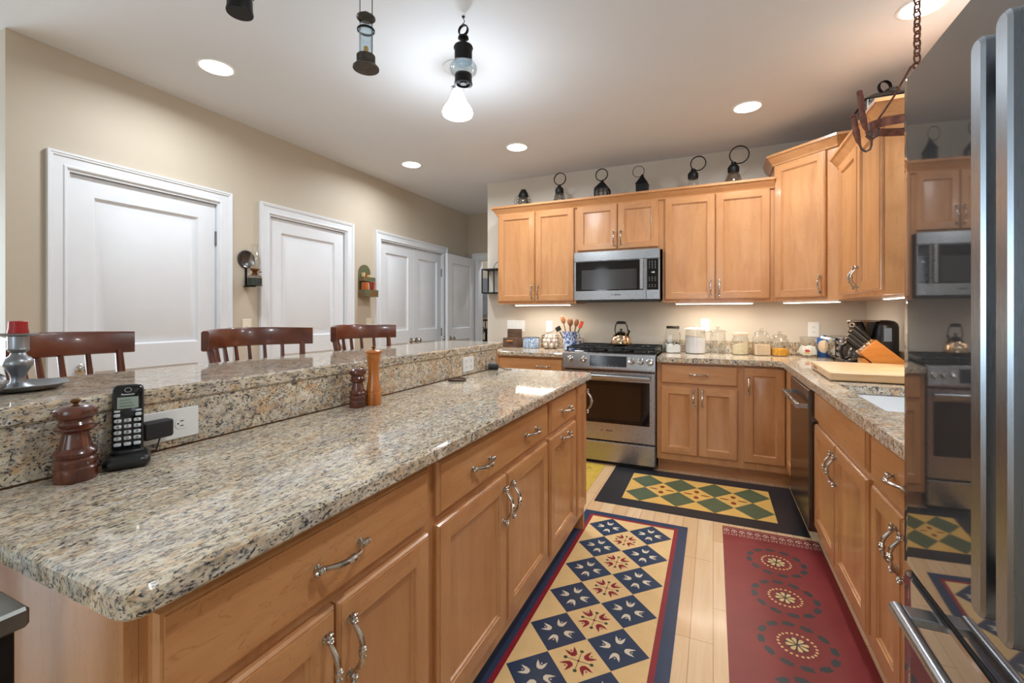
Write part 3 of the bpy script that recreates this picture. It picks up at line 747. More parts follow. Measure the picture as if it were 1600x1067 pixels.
m = MB(); m.lathe([(.030, -.126), (.031, -.14), (.036, -.158), (.044, -.180), (.056, -.205), (.072, -.228), (.084, -.248), (.088, -.264), (.084, -.279), (.07, -.287), (.04, -.291), (0, -.292)], seg=40); m.build('glass_shade', pend_glow, t)
pl = bpy.data.lights.new('pendant_lamp', 'POINT'); pl.energy = PEND_W; pl.color = (.82, .92, 1); pl.shadow_soft_size = .1
po = bpy.data.objects.new('pendant_lamp', pl); COL.objects.link(po); po.parent = t; po.location = (-.0, -.0, -.40)

# hanging lanterns
def hook(m, z0, z1):
    m.tube([(0, 0, z0), (0, 0, z0-.012), (.006, 0, z0-.02), (.006, 0, z0-.028), (-.004, 0, z0-.034), (-.005, 0, z1), (0, 0, z1-.006), (.004, 0, z1)], .0018, 6)
t = thing('hanging_lantern', 'black lantern with a round glass globe hanging beside the pendant', 'lantern', (-1.095, 1.868, 2.378), 0, 'lanterns hung from the ceiling')
m = MB(); hook(m, CE-2.378, .262); m.ring((0, 0, CE-2.380), .006, .002, seg=12); m.build('hook', iron, t)
m = MB(); m.ring((0, 0, .236), .024, .0035, 'y', 24, flat=(1, 2.6)); m.build('carry_ring', iron, t)
m = MB(); m.lathe([(.012, .212), (.024, .205), (.026, .196), (.014, .188), (.011, .180), (.016, .172), (.024, .166), (.044, .158), (.047, .15), (.042, .14), (.042, .088), (.04, .082)], seg=28); m.build('chimney_cap', iron, t)
m = MB(); m.lathe([(.040, .09), (.052, .08), (.064, .063), (.066, .05), (.060, .034), (.046, .02), (.040, .014)], seg=32, cap=False); m.build('glass_globe', glass_blue, t)
m = MB(); m.lathe([(.041, .022), (.041, -.01), (.044, -.02), (.044, -.024), (.032, -.026), (.030, -.02), (.018, -.019), (.016, -.023), (0, -.023)], seg=28); m.build('base', iron, t)
t = thing('hanging_lantern', 'tall open lantern with a glass tube and yellow candle hanging by two rods', 'lantern', (-1.2, 1.322, 2.179), 0, 'lanterns hung from the ceiling')
m = MB(); m.lathe([(.048, 0), (.049, .004), (.040, .014), (.033, .022), (.032, .026), (.032, .05), (.026, .05), (.026, .03), (0, .03)], seg=30)
for i in range(26):
    a = 2*PI*i/26; m.tube([(.032*math.cos(a), .032*math.sin(a), .026), (.032*math.cos(a), .032*math.sin(a), .05)], .0022, 5)
m.build('base', tinmetal, t)
m = MB(); m.lathe([(.0255, .035), (.0255, .13), (.0255, .158), (.02, .172), (.017, .19)], seg=28, cap=False); m.build('glass_tube', glass_blue, t)
m = MB(); m.ring((0, 0, .146), .030, .0032, seg=36, seg2=6, flat=(1.6, 1))
for s in (-1, 1): m.tube([(.029*s, 0, .05), (.030*s, 0, .30), (.030*s, 0, .38), (.022*s, 0, .41), (0, 0, .425)], .0016, 6)
m.build('guard_wires', iron, t)
m = MB(); m.lathe([(.034, .196), (.035, .192), (.016, .205), (.012, .212), (0, .214)], seg=28); m.build('smoke_cap', tinmetal, t)
m = MB(); hook(m, CE-2.179, .425); m.build('hook', iron, t)
m = MB(); m.lathe([(.0092, 0), (.009, .05), (.007, .054), (0, .0545)], seg=18); cn = m.build('candle', yellow_wax, loc=(-1.2, 1.322, 2.2095)); tag(cn, 'yellow candle inside the tall glass-tube lantern', 'candle')
t = thing('hanging_lantern', 'black lantern cut off by the top edge above the bar', 'lantern', (-1.2, .826, 2.085), 0, 'lanterns hung from the ceiling')
m = MB(); m.lathe([(.033, 0), (.034, .004), (.032, .012), (.031, .045), (.028, .05), (.012, .05), (.012, .004), (0, .004)], seg=28); m.build('base', iron, t)
m = MB(); m.lathe([(.026, .05), (.036, .07), (.04, .09), (.034, .115), (.026, .13)], seg=26, cap=False); m.build('glass_globe', glass_blue, t)
m = MB(); m.lathe([(.030, .128), (.034, .134), (.03, .16), (.016, .18), (.02, .19), (.012, .2), (0, .203)], seg=26); m.ring((0, 0, .225), .024, .003, 'y', 22, flat=(1, 2)); m.build('chimney_cap', iron, t)
m = MB()
for a in (.8, 2.4, 4, 5.5): m.tube([(.033*math.cos(a), .033*math.sin(a), .045), (.045*math.cos(a), .045*math.sin(a), .09), (.031*math.cos(a), .031*math.sin(a), .135)], .0016, 6)
m.build('guard_wires', iron, t)
m = MB(); hook(m, CE-2.085, .25); m.build('hook', iron, t)

# rusty iron ring of hooks on a chain
t = thing('pot_rack', 'rusty round iron hook rack hanging on a chain by the refrigerator', 'pot rack', (.706, 2.18, 1.972))
m = MB(); chain(m, (0, 0, CE-1.972), 17, .0278, .0115, .0034); m.build('chain', rust, t)
vx, vy = math.cos(math.radians(24.18)), math.sin(math.radians(24.18))       # along the picture's right
wx, wy = -vy, vx
m = MB(); n = 48
rows = [[], [], [], []]
for i in range(n+1):
    a = 2*PI*i/n; tz = .03*math.sin(a)
    for k, (R, z) in enumerate(((.152, -.016), (.1555, -.016), (.1555, .016), (.152, .016))):
        x = R*math.cos(a); y = R*math.sin(a)
        rows[k].append((x*vx+y*wx, x*vy+y*wy, z+tz))
m.loops(rows+[rows[0]], False); m.build('band', rust, t)
m = MB()
for a in (2.5, .3, 4.4):
    x = .154*math.cos(a); y = .154*math.sin(a); tz = .03*math.sin(a)
    X, Y = x*vx+y*wx, x*vy+y*wy
    m.tube([(X*.02, Y*.02, .232), (X*.12, Y*.12, .222), (X*.45, Y*.45, .12), (X*.85, Y*.85, .02), (X*.99, Y*.99, -.03+tz), (X*.9, Y*.9, -.045+tz)], .004, 8)
m.ring((0, 0, .222), .012, .004, 'y', 16); m.build('hanger_rods', rust, t)
def rack_hook(px, d, h, zo):
    """J hook: px/d = offset along picture right / away from camera, from ring centre"""
    m = MB(); X, Y = px*vx+d*wx, px*vy+d*wy
    q = lambda s, z: (X+s*vx, Y+s*vy, z+zo)
    m.tube([q(.024, .014-zo), q(.026, .0), q(.026, -.018), q(.02, -.036), q(.004, -.044), q(-.012, -.036), q(-.022, -.012)], .0038, 8)
    m.build('hook', rust_dark, t)
    m = MB(); m.tube([q(-.018, -.02), q(-.026, .0), q(-.034, .035), q(-.036, .045), q(-.041, .09), q(-.046, h-.004), q(-.046, h)], [.004, .009, .0125, .0105, .0105, .0115, .009], 12); m.build('hook_tip', rust, t)
rack_hook(-.172, .0, .135, -.01); rack_hook(-.175, .03, .097, -.05)
# ---------------------------------------------------------------- painted floor cloths
def zpoly(m, pts, z, mt): m.poly([(x, y, z) for x, y in pts], mt)
def cloth(m, x0, x1, y0, y1, mt=0, z=.003):
    m.box(x0, x1, y0, y1, .0004, z, mt)
def tulip(m, cx, cy, ang, s, mt, z):
    P = [(-.30, -.5), (0, -.62), (.30, -.5), (.46, -.1), (.52, .5), (.22, .12), (.16, -.02), (0, -.1), (-.16, -.02), (-.22, .12), (-.52, .5), (-.46, -.1)]
    c, sn = math.cos(ang), math.sin(ang)
    f = lambda p: (cx+s*(p[0]*c-p[1]*sn), cy+s*(p[0]*sn+p[1]*c))
    # split in two convex-friendly halves
    zpoly(m, [f(p) for p in (P[0], P[1], P[2], P[3], P[6], P[7], P[8], P[11])], z, mt)
    zpoly(m, [f(p) for p in (P[3], P[4], P[5], P[6])], z, mt); zpoly(m, [f(p) for p in (P[11], P[8], P[9], P[10])], z, mt)
    zpoly(m, [f((.07*math.cos(a), .16+.12*math.sin(a))) for a in [2*PI*i/8 for i in range(8)]], z, mt)
def paint(name, c, var=.08, vs=14, rough=.34): return plain(name, c, rough, var=var, vs=vs)
navy = paint('paint_navy', S(44,62,88)); crimson = paint('paint_crimson', S(142,36,48)); cream = paint('paint_cream', S(232,196,138), .05); ivory = paint('paint_ivory', S(226,212,186), .03)
leafg = paint('paint_leaf_green', S(62,74,52)); coal = paint('paint_coal_black', S(40,42,46)); mustard = paint('paint_mustard', S(226,178,96), .05); sage = paint('paint_sage_green', S(86,98,70)); brick = paint('paint_brick', S(140,62,36))
maroon = paint('paint_maroon', S(134,54,54), .10, 6); slate = paint('paint_slate', S(56,66,68)); yellowp = paint('paint_yellow', S(208,172,70), .08)
m = MB(); z1, z2, z3, z4 = .0033, .0036, .0039, .0042
cloth(m, -.742, -.135, .72, 2.812, 0)
zpoly(m, [(-.700, .77), (-.184, .77), (-.184, 2.764), (-.700, 2.764)], z1, 1)
zpoly(m, [(-.6785, .785), (-.2055, .785), (-.2055, 2.742), (-.6785, 2.742)], z2, 2)
for k in range(8):
    cy = 2.625-.235*k
    for cx in (-.5585, -.3255):
        zpoly(m, [(cx-.1155, cy), (cx, cy-.1165), (cx+.1155, cy), (cx, cy+.1165)], z3, 0)
        for a in range(4):
            b = a*PI/2; tulip(m, cx+.047*math.sin(-b), cy+.047*math.cos(b), b, .036, 3, z4)
            b2 = b+PI/4; zpoly(m, [(cx+.022*math.cos(b2)+.007*math.cos(q), cy+.022*math.sin(b2)+.005*math.sin(q)) for q in [2*PI*i/8 for i in range(8)]], z4, 4)
    if k < 7:
        cx, cy = -.442, cy-.1175
        for a in range(4):
            b = a*PI/2+PI/4; tulip(m, cx+.048*math.sin(-b), cy+.048*math.cos(b), b, .038, 1, z3)
            b2 = a*PI/2
            zpoly(m, [(cx+.048*math.cos(b2)+.0075*math.cos(q), cy+.048*math.sin(b2)+.0075*math.sin(q)) for q in [2*PI*i/8 for i in range(8)]], z3, 4)
            u = (math.cos(b2), math.sin(b2)); zpoly(m, [(cx-.0012*u[1], cy+.0012*u[0]), (cx+.0012*u[1], cy-.0012*u[0]), (cx+.04*u[0]+.0012*u[1], cy+.04*u[1]-.0012*u[0]), (cx+.04*u[0]-.0012*u[1], cy+.04*u[1]+.0012*u[0])], z3, 4)
        zpoly(m, circ(cx, cy, .005, 10), z4, 1)
tag(m.build('floor_cloth', [navy, crimson, cream, ivory, leafg], smooth=0), 'navy painted floor cloth with rows of blue tulip diamonds beside the island', 'rug', 'painted floor cloths')
m = MB(); cloth(m, -.728, .497, 2.966, 3.736, 0)
zpoly(m, [(-.567, 3.085), (.352, 3.085), (.352, 3.607), (-.567, 3.607)], z1, 1)
for k in range(4):
    for cy in (3.475, 3.2145):
        cx = -.449+.229*k
        zpoly(m, [(cx-.1145, cy), (cx, cy-.1305), (cx+.1145, cy), (cx, cy+.1305)], z2, 2)
    if k < 3:
        cx = -.3345+.229*k; cy = 3.345
        for s in (-1, 1):
            zpoly(m, circ(cx, cy+s*.052, .017, 12, .022), z2, 3)
            zpoly(m, circ(cx+s*.055, cy, .030, 12, .009), z2, 3); zpoly(m, circ(cx, cy+s*.018, .003, 8), z2, 3)
tag(m.build('floor_cloth', [coal, mustard, sage, brick], smooth=0), 'black-bordered painted floor cloth with green diamonds in front of the range', 'rug', 'painted floor cloths')
m = MB(); cloth(m, .05, .525, .75, 2.925, 0)
for i in range(12):                                              # pale flower strip at the far edge
    cx = .07+.0395*i
    for a in range(5):
        q = PI*(a+.5)/5; zpoly(m, circ(cx+.013*math.cos(q), 2.865+.022*math.sin(q), .0034, 7, .0055), z1, 2)
    zpoly(m, circ(cx, 2.864, .006, 8), z1, 2)
    for a in range(3): zpoly(m, circ(cx+.012*(a-1), 2.842-.004*(a % 2), .0035, 6), z1, 2)
    for a in range(4): zpoly(m, circ(cx+.01*(a-1.5), 2.905+.003*(a % 2), .0028, 6), z1, 2)
    zpoly(m, [(cx-.017, 2.822), (cx-.002, 2.822), (cx-.004, 2.826), (cx-.015, 2.826)], z1, 2); zpoly(m, [(cx+.004, 2.822), (cx+.015, 2.822), (cx+.014, 2.826), (cx+.006, 2.826)], z1, 2)
for k in range(6):
    cx, cy = .289, 2.598-.308*k
    for i in range(22): a = 2*PI*i/22; zpoly(m, circ(cx+.063*math.cos(a), cy+.063*math.sin(a), .0055, 8), z1, 3)
    zpoly(m, circ(cx, cy, .040, 20), z1, 1)
    for i in range(8):
        a = 2*PI*i/8+.2; c, s = math.cos(a), math.sin(a)
        zpoly(m, [(cx+u*c-v_*s, cy+u*s+v_*c) for u, v_ in ((.006, 0), (.026, -.0075), (.036, -.008), (.040, 0), (.036, .008), (.026, .0075))], z2, 3)
    for i in range(12):
        a = 2*PI*i/12+.1; c, s = math.cos(a), math.sin(a); X, Y = cx+.122*c, cy+.122*s; tx, ty = -s, c
        zpoly(m, [(X+tx*u+c*v_, Y+ty*u+s*v_) for u, v_ in ((-.024, 0), (-.012, -.013), (.006, -.014), (.016, -.010), (.026, -.012), (.021, 0), (.026, .010), (.012, .012), (-.008, .012))], z1, 1)
tag(m.build('floor_cloth', [maroon, slate, ivory, cream], smooth=0), 'maroon painted floor cloth with dark leaf wreaths along the sink cabinets', 'rug', 'painted floor cloths')
m = MB(); cloth(m, -2.0, -.812, 2.95, 3.70, 0); zpoly(m, [(-1.95, 3.0), (-.86, 3.0), (-.86, 3.65), (-1.95, 3.65)], z1, 2); zpoly(m, [(-1.945, 3.005), (-.865, 3.005), (-.865, 3.645), (-1.945, 3.645)], z2, 0)
for k in range(5):
    cx = -.95-.2*k
    for i in range(6): a = 2*PI*i/6; zpoly(m, circ(cx+.04*math.cos(a), 3.58+.03*math.sin(a), .011, 8, .007), z3, 1)
tag(m.build('floor_cloth', [yellowp, coal, mustard], smooth=0), 'yellow painted floor cloth peeking out behind the island', 'rug', 'painted floor cloths')

# ---------------------------------------------------------------- bar stools
def stool(label, y, rz, x=-1.73):
    t = thing('bar_stool', label, 'stool', (x, y, 0), rz, 'spindle-back bar stools at the bar')   # faces +x locally
    m = MB(); m.prism(rrect(-.21, .21, -.21, .21, .09, 6), .715, .75, b=.008); m.build('seat', cherry, t)
    for sx, sy in ((1, 1), (1, -1), (-1, 1), (-1, -1)):
        m = MB(); m.tube([(sx*.15, sy*.15, .716), (sx*.17, sy*.17, .5), (sx*.185, sy*.185, .3), (sx*.205, sy*.205, 0)], [.014, .021, .018, .013], 12); m.build('leg', cherry, t)
    for z, k in ((.26, .187), (.40, .178)):
        for s in (-1, 1):
            m = MB(); m.tube([(-k, s*k, z), (0, s*k, z), (k, s*k, z)], [.009, .012, .009], 8); m.build('stretcher', cherry, t)
        m = MB(); m.tube([(k if z < .3 else -k, -k, z), (k if z < .3 else -k, k, z)], .010, 8); m.build('stretcher', cherry, t)
    arc = lambda s: -.215+.155*s*s                                   # back is bowed, ends come forward
    m = MB(); n = 20; L = []
    for i in range(n+1):
        s = -1+2*i/n; yy = s*.262; xx = arc(s)-.02; zt = 1.19-.006*s*s; zb = 1.105; dx = .155*2*s/.262; nl = math.hypot(1, dx); nx, ny = 1/nl, -dx/nl
        L.append([(xx+nx*o, yy+ny*o, z) for o, z in ((-.013, zb+.004), (-.013, zt-.006), (-.008, zt), (.008, zt), (.013, zt-.006), (.013, zb+.004), (.008, zb), (-.008, zb))])
    m.loops(L, True, True, True); m.build('crest_rail', cherry, t, smooth=50)
    for i in range(8):
        s = -.9+1.8*i/7; r = .0135 if i in (0, 7) else .0095
        m = MB(); m.tube([(arc(s)+.03, s*.195, .745), (arc(s)+.008, s*.225, .93), (arc(s)-.02, s*.25, 1.115)], [r*1.05, r*1.25, r*.9], 10); m.build('back_spindle', cherry, t)
    return t
stool('nearest cherry spindle-back bar stool, turned at an angle behind the candlestick', .815, .62, -1.826)
stool('middle cherry spindle-back bar stool, in front of the tan wall strip', 1.365, .02)
stool('farthest cherry spindle-back bar stool, behind the amber mill', 2.01, .03)

# ---------------------------------------------------------------- things on the island
t = thing('candlestick', 'pewter chamber candlestick with a wide saucer on the bar', 'candlestick', (-1.505, .49, 1.0705))
m = MB(); m.lathe([(0, 0), (.05, 0), (.075, .004), (.086, .013), (.088, .014), (.086, .016), (.074, .0075), (.05, .004), (0, .004)], seg=40); m.build('saucer', pewter, t)
m = MB(); m.lathe([(.030, .004), (.029, .008), (.021, .012), (.014, .018), (.0125, .026), (.0135, .036), (.020, .049), (.026, .060), (.0265, .066), (.023, .075), (.0155, .081), (.0125, .088), (.0185, .094), (.0195, .097), (.0185, .1), (.0185, .127), (.024, .1275), (.034, .1305), (.035, .1335), (.034, .1345), (.018, .1325), (.016, .12), (0, .12)], seg=32); m.build('stem', pewter, t)
m = MB(); m.ring((.055, -.055, .026), .018, .0045, 'y', 22, flat=(1, 3)); m.build('finger_ring', pewter, t)
m = MB(); m.lathe([(.0155, 0), (.0185, .0125), (.0185, .018), (.0168, .026), (.0162, .042), (.0135, .0435), (.012, .038), (0, .038)], seg=24)
m.tube([(0, 0, .036), (.001, 0, .044)], .001, 5)
tag(m.build('candle', red_wax, loc=(-1.505, .49, 1.1905)), 'short red candle stub in the pewter candlestick', 'candle')

def mill(label, loc, prof, mat, knob=True, scale=1):
    t = thing('pepper_mill', label, 'pepper mill', loc, 0, None)
    m = MB(); m.lathe(prof[0], seg=36); m.build('body', mat, t)
    m = MB(); m.lathe(prof[1], seg=36); m.build('cap', mat, t)
    if knob:
        z = prof[1][-1][1]
        m = MB(); m.lathe([(.004, z-.001), (.0045, z+.003), (.008, z+.006), (.0085, z+.009), (.005, z+.012), (0, z+.0125)], seg=16); m.build('finial', brass, t)
sq = ([(.033, 0), (.034, .003), (.034, .025), (.031, .028), (.031, .029), (.0345, .036), (.034, .043), (.030, .047), (.033, .051), (.0345, .057), (.031, .063), (.026, .067), (.0235, .078), (.0205, .092), (.0205, .096), (.027, .099), (.0325, .104), (.0325, .108), (.027, .111), (.027, .1125)],
      [(.027, .1127), (.0285, .114), (.0255, .119), (.0265, .124), (.0325, .129), (.0345, .136), (.033, .143), (.026, .149), (.012, .152), (.004, .152)])
mill('squat dark turned pepper mill left of the phone', (-1.184, .468, .9145), sq, walnut)
mill('squat dark turned mill standing beside the tall amber mill', (-1.178, 1.255, .9145), ([(r*.87, z*.92) for r, z in sq[0]], [(r*.87, z*.92) for r, z in sq[1]]), walnut, False)
mill('tall slender amber wooden pepper mill', (-1.155, 1.312, .9145), ([(.027, 0), (.028, .003), (.0275, .045), (.026, .047), (.0265, .050), (.0255, .065), (.021, .085), (.0185, .11), (.0185, .13), (.021, .15), (.0235, .168), (.024, .17)],
     [(.024, .1702), (.0255, .173), (.0275, .190), (.0335, .193), (.034, .196), (.031, .2), (.02, .2035), (.005, .205)]), amber)
# phone cradle + handset
pa = math.radians(62)
PC = Vector((-1.191, .5595, .9145))
t = thing('phone_cradle', 'black charging cradle under the cordless phone', 'phone cradle', tuple(PC), pa)
m = MB(); m.prism(rrect(-.041, .041, -.044, .040, .018, 5), 0, .026, b=.008); m.box(-.029, .029, -.004, .030, .02, .034, b=.004); m.build('base', black_plastic, t, smooth=50)
m = MB(); m.tube([(.0, .038, .008), (.012, .058, .006), (.05, .062, .01), (.06, .058, .05)], .0018, 6); m.build('cord', black_soft, t)
hs = thing('cordless_phone', 'black cordless phone handset standing in its cradle', 'phone', tuple(PC + Vector((0, 0, .0245))), pa)
TM = Matrix.Translation((0, .012, .0)) @ Matrix.Rotation(math.radians(-13), 4, 'X') @ Matrix.Diagonal((1.12, 1.05, .94, 1))
FM = TM @ Matrix(((1,0,0,0), (0,0,1,0), (0,1,0,0), (0,0,0,1)))      # (x, up, depth)
def fp(name, fn, mat, par=None, smooth=50):
    m = MB(); m.M = FM; fn(m); return m.build(name, mat, par or hs, smooth)
bd = fp('body', lambda m: m.prism(rrect(-.0245, .0245, 0, .162, .011, 5), -.011, .013, b=.004), black_plastic)
fp('bezel', lambda m: m.prism(rrect(-.0225, .0225, .004, .158, .009, 5), -.0122, -.0108, b=.0004), black_gloss, bd)
fp('screen', lambda m: m.box(-.0165, .0165, .104, .131, -.0128, -.0121), plain('lcd_green_grey', S(150,164,150), .2), bd, 0)
def lcdtext(m):
    for r, z in enumerate((.124, .117, .110)): m.box(-.013, .004+.003*r, z-.0008, z+.0008, -.0131, -.0127)
fp('screen_text', lcdtext, plain('lcd_text', S(92,104,96), .5), bd, 0)
fp('speaker_ring', lambda m: m.ring((0, .148, -.0124), .0052, .0008, 'z', 22, seg2=6), dim_icon, bd)
keym = plain('phone_keys', S(206,212,216), .3)
def key(m, x, z, w=.0115, h=.0082): m.prism(rrect(x-w/2, x+w/2, z-h/2, z+h/2, .0024, 3), -.0138, -.0118, b=.0004)
def softk(m):
    for x in (-.0165, .0165):
        key(m, x, .098, .010, .005); key(m, x, .0885, .010, .008)
fp('soft_keys', softk, keym, bd)
fp('navigation_pad', lambda m: (m.lathe([(.0098, -.0112), (.0098, -.0135), (.0085, -.0142), (0, -.0142)], (0, .0925, 0), seg=24)), black_plastic, bd)
GL = ['1', '2', '3', '4', '5', '6', '7', '8', '9', '*', '0', '#', '', '', '']
def mtx(o, x, z, d):
    o.matrix_local = FM @ Matrix.Translation((x, z, d)); return o
for i, gch in enumerate(GL):
    x = (-.0150, 0, .0150)[i % 3]; z = .0755-.0138*(i//3)
    k = fp('key', lambda m: key(m, x, z), keym, bd)
    if gch:
        gl = text('key_legend', gch, .0085, dark_print, k); mtx(gl, x, z, -.0141)
br_ = text('brand_lettering', 'Panasonic', .0052, white_print, bd, bold=.0001); mtx(br_, 0, .1375, -.0125)
SPM = Matrix(((0,0,1,-1.2463), (1,0,0,0), (0,1,0,0), (0,0,0,1)))      # island splash plane: (along Y, up, out)
def wallplate(name, label, M, w, h, units, kind='outlet', cat='outlet', vert=True, mat=None, xform=None):
    m = MB(); m.M = M; m.prism(rrect(-w/2, w/2, -h/2, h/2, .004, 3), 0, .006, b=.002); t = m.build(name, mat or plate_w, smooth=40); tag(t, label, cat)
    for (x, z) in units:
        a = MB(); a.M = M; s = MB(); s.M = M
        if kind == 'outlet':
            a.prism(rrect(x-.016, x+.016, z-.014, z+.014, .012, 5), .005, .0075, b=.0006)
            for dx, dz in ([(-.006, 0), (.006, 0)] if vert else [(0, -.006), (0, .006)]):
                if vert: s.box(x+dx-.001, x+dx+.001, z+dz-.001, z+dz+.007, .0073, .0079)
                else: s.box(x+dx-.004, x+dx+.004, z+dz-.0012, z+dz+.0012, .0073, .0079)
            if vert: s.lathe([(.0022, .0073), (.0022, .0079)], (x, z-.006, 0), seg=10)
            else: s.lathe([(.0022, .0073), (.0022, .0079)], (x-.009, z, 0), seg=10)
        else:
            a.box(x-.005, x+.005, z-.012, z+.012, .005, .007); a.box(x-.004, x+.004, z-.001, z+.009, .006, .016, b=.001)
        o = a.build('receptacle' if kind == 'outlet' else 'switch_toggle', mat or plate_w, t, smooth=40)
        if s.v: s.build('slots', slotm, o, smooth=0)
    return t
T3 = lambda M, x, z: M @ Matrix.Translation((x, z, 0))
wallplate('wall_outlet', 'sideways white outlet in the island splash behind the phone', T3(SPM, .664, .972), .155, .076, [(-.035, 0), (.035, 0)], vert=False)
wallplate('wall_outlet', 'white double outlet in the island splash near the coaster', T3(SPM, 2.175, .974), .116, .082, [(-.026, .016), (-.026, -.016), (.026, .016), (.026, -.016)])
m = MB(); m.M = T3(SPM, .636, .973); m.prism(rrect(-.034, .030, -.021, .021, .006, 4), .0082, .036, b=.004)
for k in range(4): m.tube([(-.036-.005*k, 0, .02), (-.039-.005*k, 0, .02)], .0055-.0006*k, 8)
t = m.build('power_adapter', black_soft, smooth=40); tag(t, 'black plug-in adapter in the outlet beside the phone', 'plug')
m = MB(); n = 20
m.tube([(-1.188+.043*math.cos(2*PI*i/36), 1.965+.043*math.sin(2*PI*i/36), .9195) for i in range(36)], .0045, 8, closed=True)
m.lathe([(0, .9146), (.04, .9146), (.041, .917), (.03, .919), (.012, .9185), (0, .9185)], (-1.188, 1.965, 0), seg=30)
tag(m.build('coaster', oldwood), 'round brown coaster lying on the island top', 'coaster')
t = thing('charger_plug', 'small black charger block with a cord at the far end of the island', 'plug', (-1.205, 2.41, .9145), .5)
m = MB(); m.M = Matrix.Translation((0, 0, .0215)); m.lathe([(.017, -.03), (.02, -.027), (.02, .026), (.016, .03)], axis='x', seg=20); m.build('block', black_soft, t)
m = MB(); m.tube([(.03, 0, .02), (.05, .005, .012), (.075, -.005, .004), (.11, .01, .003)], .0026, 6); m.build('cord', black_soft, t)

# side table at the near end of the island
t = thing('side_table', 'dark metal side table standing at the near end of the island', 'table', (-1.03, .062, 0))
m = MB(); m.box(-.21, .215, -.21, .215, .842, .869, b=.004); m.build('top', greytop, t, smooth=0)
for sx in (-1, 1):
    for sy in (-1, 1):
        m = MB(); m.box(sx*.19-.014, sx*.19+.014, sy*.19-.014, sy*.19+.014, 0, .8415, b=.002); m.build('leg', iron, t, smooth=0)
m = MB(); m.box(-.175, .175, -.175, .175, .2, .215); m.build('shelf', iron, t, smooth=0)

# ---------------------------------------------------------------- back counter, left of the range
t = thing('wooden_box', 'weathered wooden box with an open lid at the left end of the counter', 'box', (-1.875, 4.20, .9145), -.1)
m = MB(); m.box(-.085, .085, -.06, .06, 0, .095, b=.003); m.box(-.092, .092, -.066, -.06, 0, .035); m.build('body', oldwood, t, smooth=0)
m = MB(); m.box(-.085, .085, .03, .042, .095, .185, b=.003); m.build('lid', oldwood, t, smooth=0)
m = MB(); m.box(-.03, .035, -.085, -.06, .062, .072, b=.003); m.build('drawer_pull', bamboo, t, smooth=0)
def speckle(name, a, b, sc, dist=0):
    m = newmat(name, a, .25); g = G(m); v = g.coord((1, 1, .8)); n = g.noise(v, sc, 2, .5, dist); g.col(g.ramp(n, [(.46, a), (.54, b)])); return m
spon = speckle('blue_spatter_glaze', S(198,210,224), S(98,126,160), 110)
t = thing('crock_bowl', 'low blue spatterware bowl between the wooden box and egg basket', 'bowl', (-1.655, 4.16, .9145))
m = MB(); m.lathe([(.078, 0), (.084, .004), (.085, .10), (.083, .104), (.08, .1), (.078, .008), (0, .008)], seg=36); m.build('body', spon, t)
m = MB(); m.ring((0, 0, .102), .083, .003, seg=36); m.build('rim', navy, t)
# egg basket
EB = (-1.455, 4.16, .9145)
t = thing('egg_basket', 'round brown wire egg basket on the counter', 'basket', EB)
m = MB()
for z, r in ((.002, .058), (.03, .085), (.07, .088), (.105, .084), (.128, .086)): m.ring((0, 0, z), r, .0018, seg=36, seg2=6)
for i in range(20):
    a = 2*PI*i/20; c, s = math.cos(a), math.sin(a); m.tube([(.05*c, .05*s, .002), (.078*c, .078*s, .012), (.087*c, .087*s, .05), (.086*c, .086*s, .09), (.084*c, .084*s, .128)], .0011, 5)
for i in range(3):
    a = PI*i/3; c, s = math.cos(a), math.sin(a); m.tube([(.056*c, .056*s, .002), (-.056*c, -.056*s, .002)], .0011, 5)
m.build('wire_cage', brass, t)
m = MB(); m.tube([(-.084, 0, .128), (-.03, .02, .150), (.02, .03, .170), (.06, .04, .195)], .002, 6); m.tube([(.084, 0, .128), (.06, .02, .155), (.06, .04, .195)], .002, 6); m.build('bail_handle', brass, t)
egg_m = plain('egg_shell', S(238,226,214), .45)
m = MB(); L = []
for j in range(11):
    q = PI*j/10; r = .0205*math.sin(q)*(1+.12*math.cos(q)); L.append((max(r, 1e-5), -.027*math.cos(q)))
m.lathe(L, seg=18); e0 = m.build('egg', egg_m); n = 0
for z, k, R in ((.0325, 6, .054), (.076, 6, .055), (.112, 4, .038)):
    for i in range(k):
        a = 2*PI*i/k+.5*(z > .05); o = e0 if n == 0 else e0.copy()
        if n: COL.objects.link(o)
        o.location = (EB[0]+R*math.cos(a), EB[1]+R*math.sin(a), EB[2]+z); o.rotation_euler = (random.uniform(-.25, .25), random.uniform(-.25, .25), a)
        tag(o, 'white egg in the wire basket', 'egg', 'eggs in the wire basket'); n += 1
# pitcher + utensils
sponge = speckle('blue_sponge_glaze', S(206,214,228), S(70,98,160), 60, .8)
PT = (-1.262, 4.18, .9145)
t = thing('pitcher', 'blue and white spongeware pitcher holding cooking utensils', 'pitcher', PT)
m = MB(); m.lathe([(.062, 0), (.066, .004), (.066, .06), (.064, .1), (.063, .14), (.066, .168), (.062, .168), (.059, .14), (.06, .01), (0, .01)], seg=36); m.build('body', sponge, t)
m = MB(); m.tube([(.062, -.004, .145), (.085, -.004, .15), (.098, -.004, .125), (.096, -.004, .085), (.082, -.004, .055), (.062, -.004, .045)], [.009, .0085, .008, .008, .0085, .009], 10); m.build('handle', sponge, t)
m = MB(); m.loops([[(-.05, -.022, .168), (-.084, 0, .174), (-.05, .022, .168)], [(-.058, -.01, .135), (-.062, 0, .13), (-.058, .01, .135)]], True, True, True); m.build('lip', sponge, t)
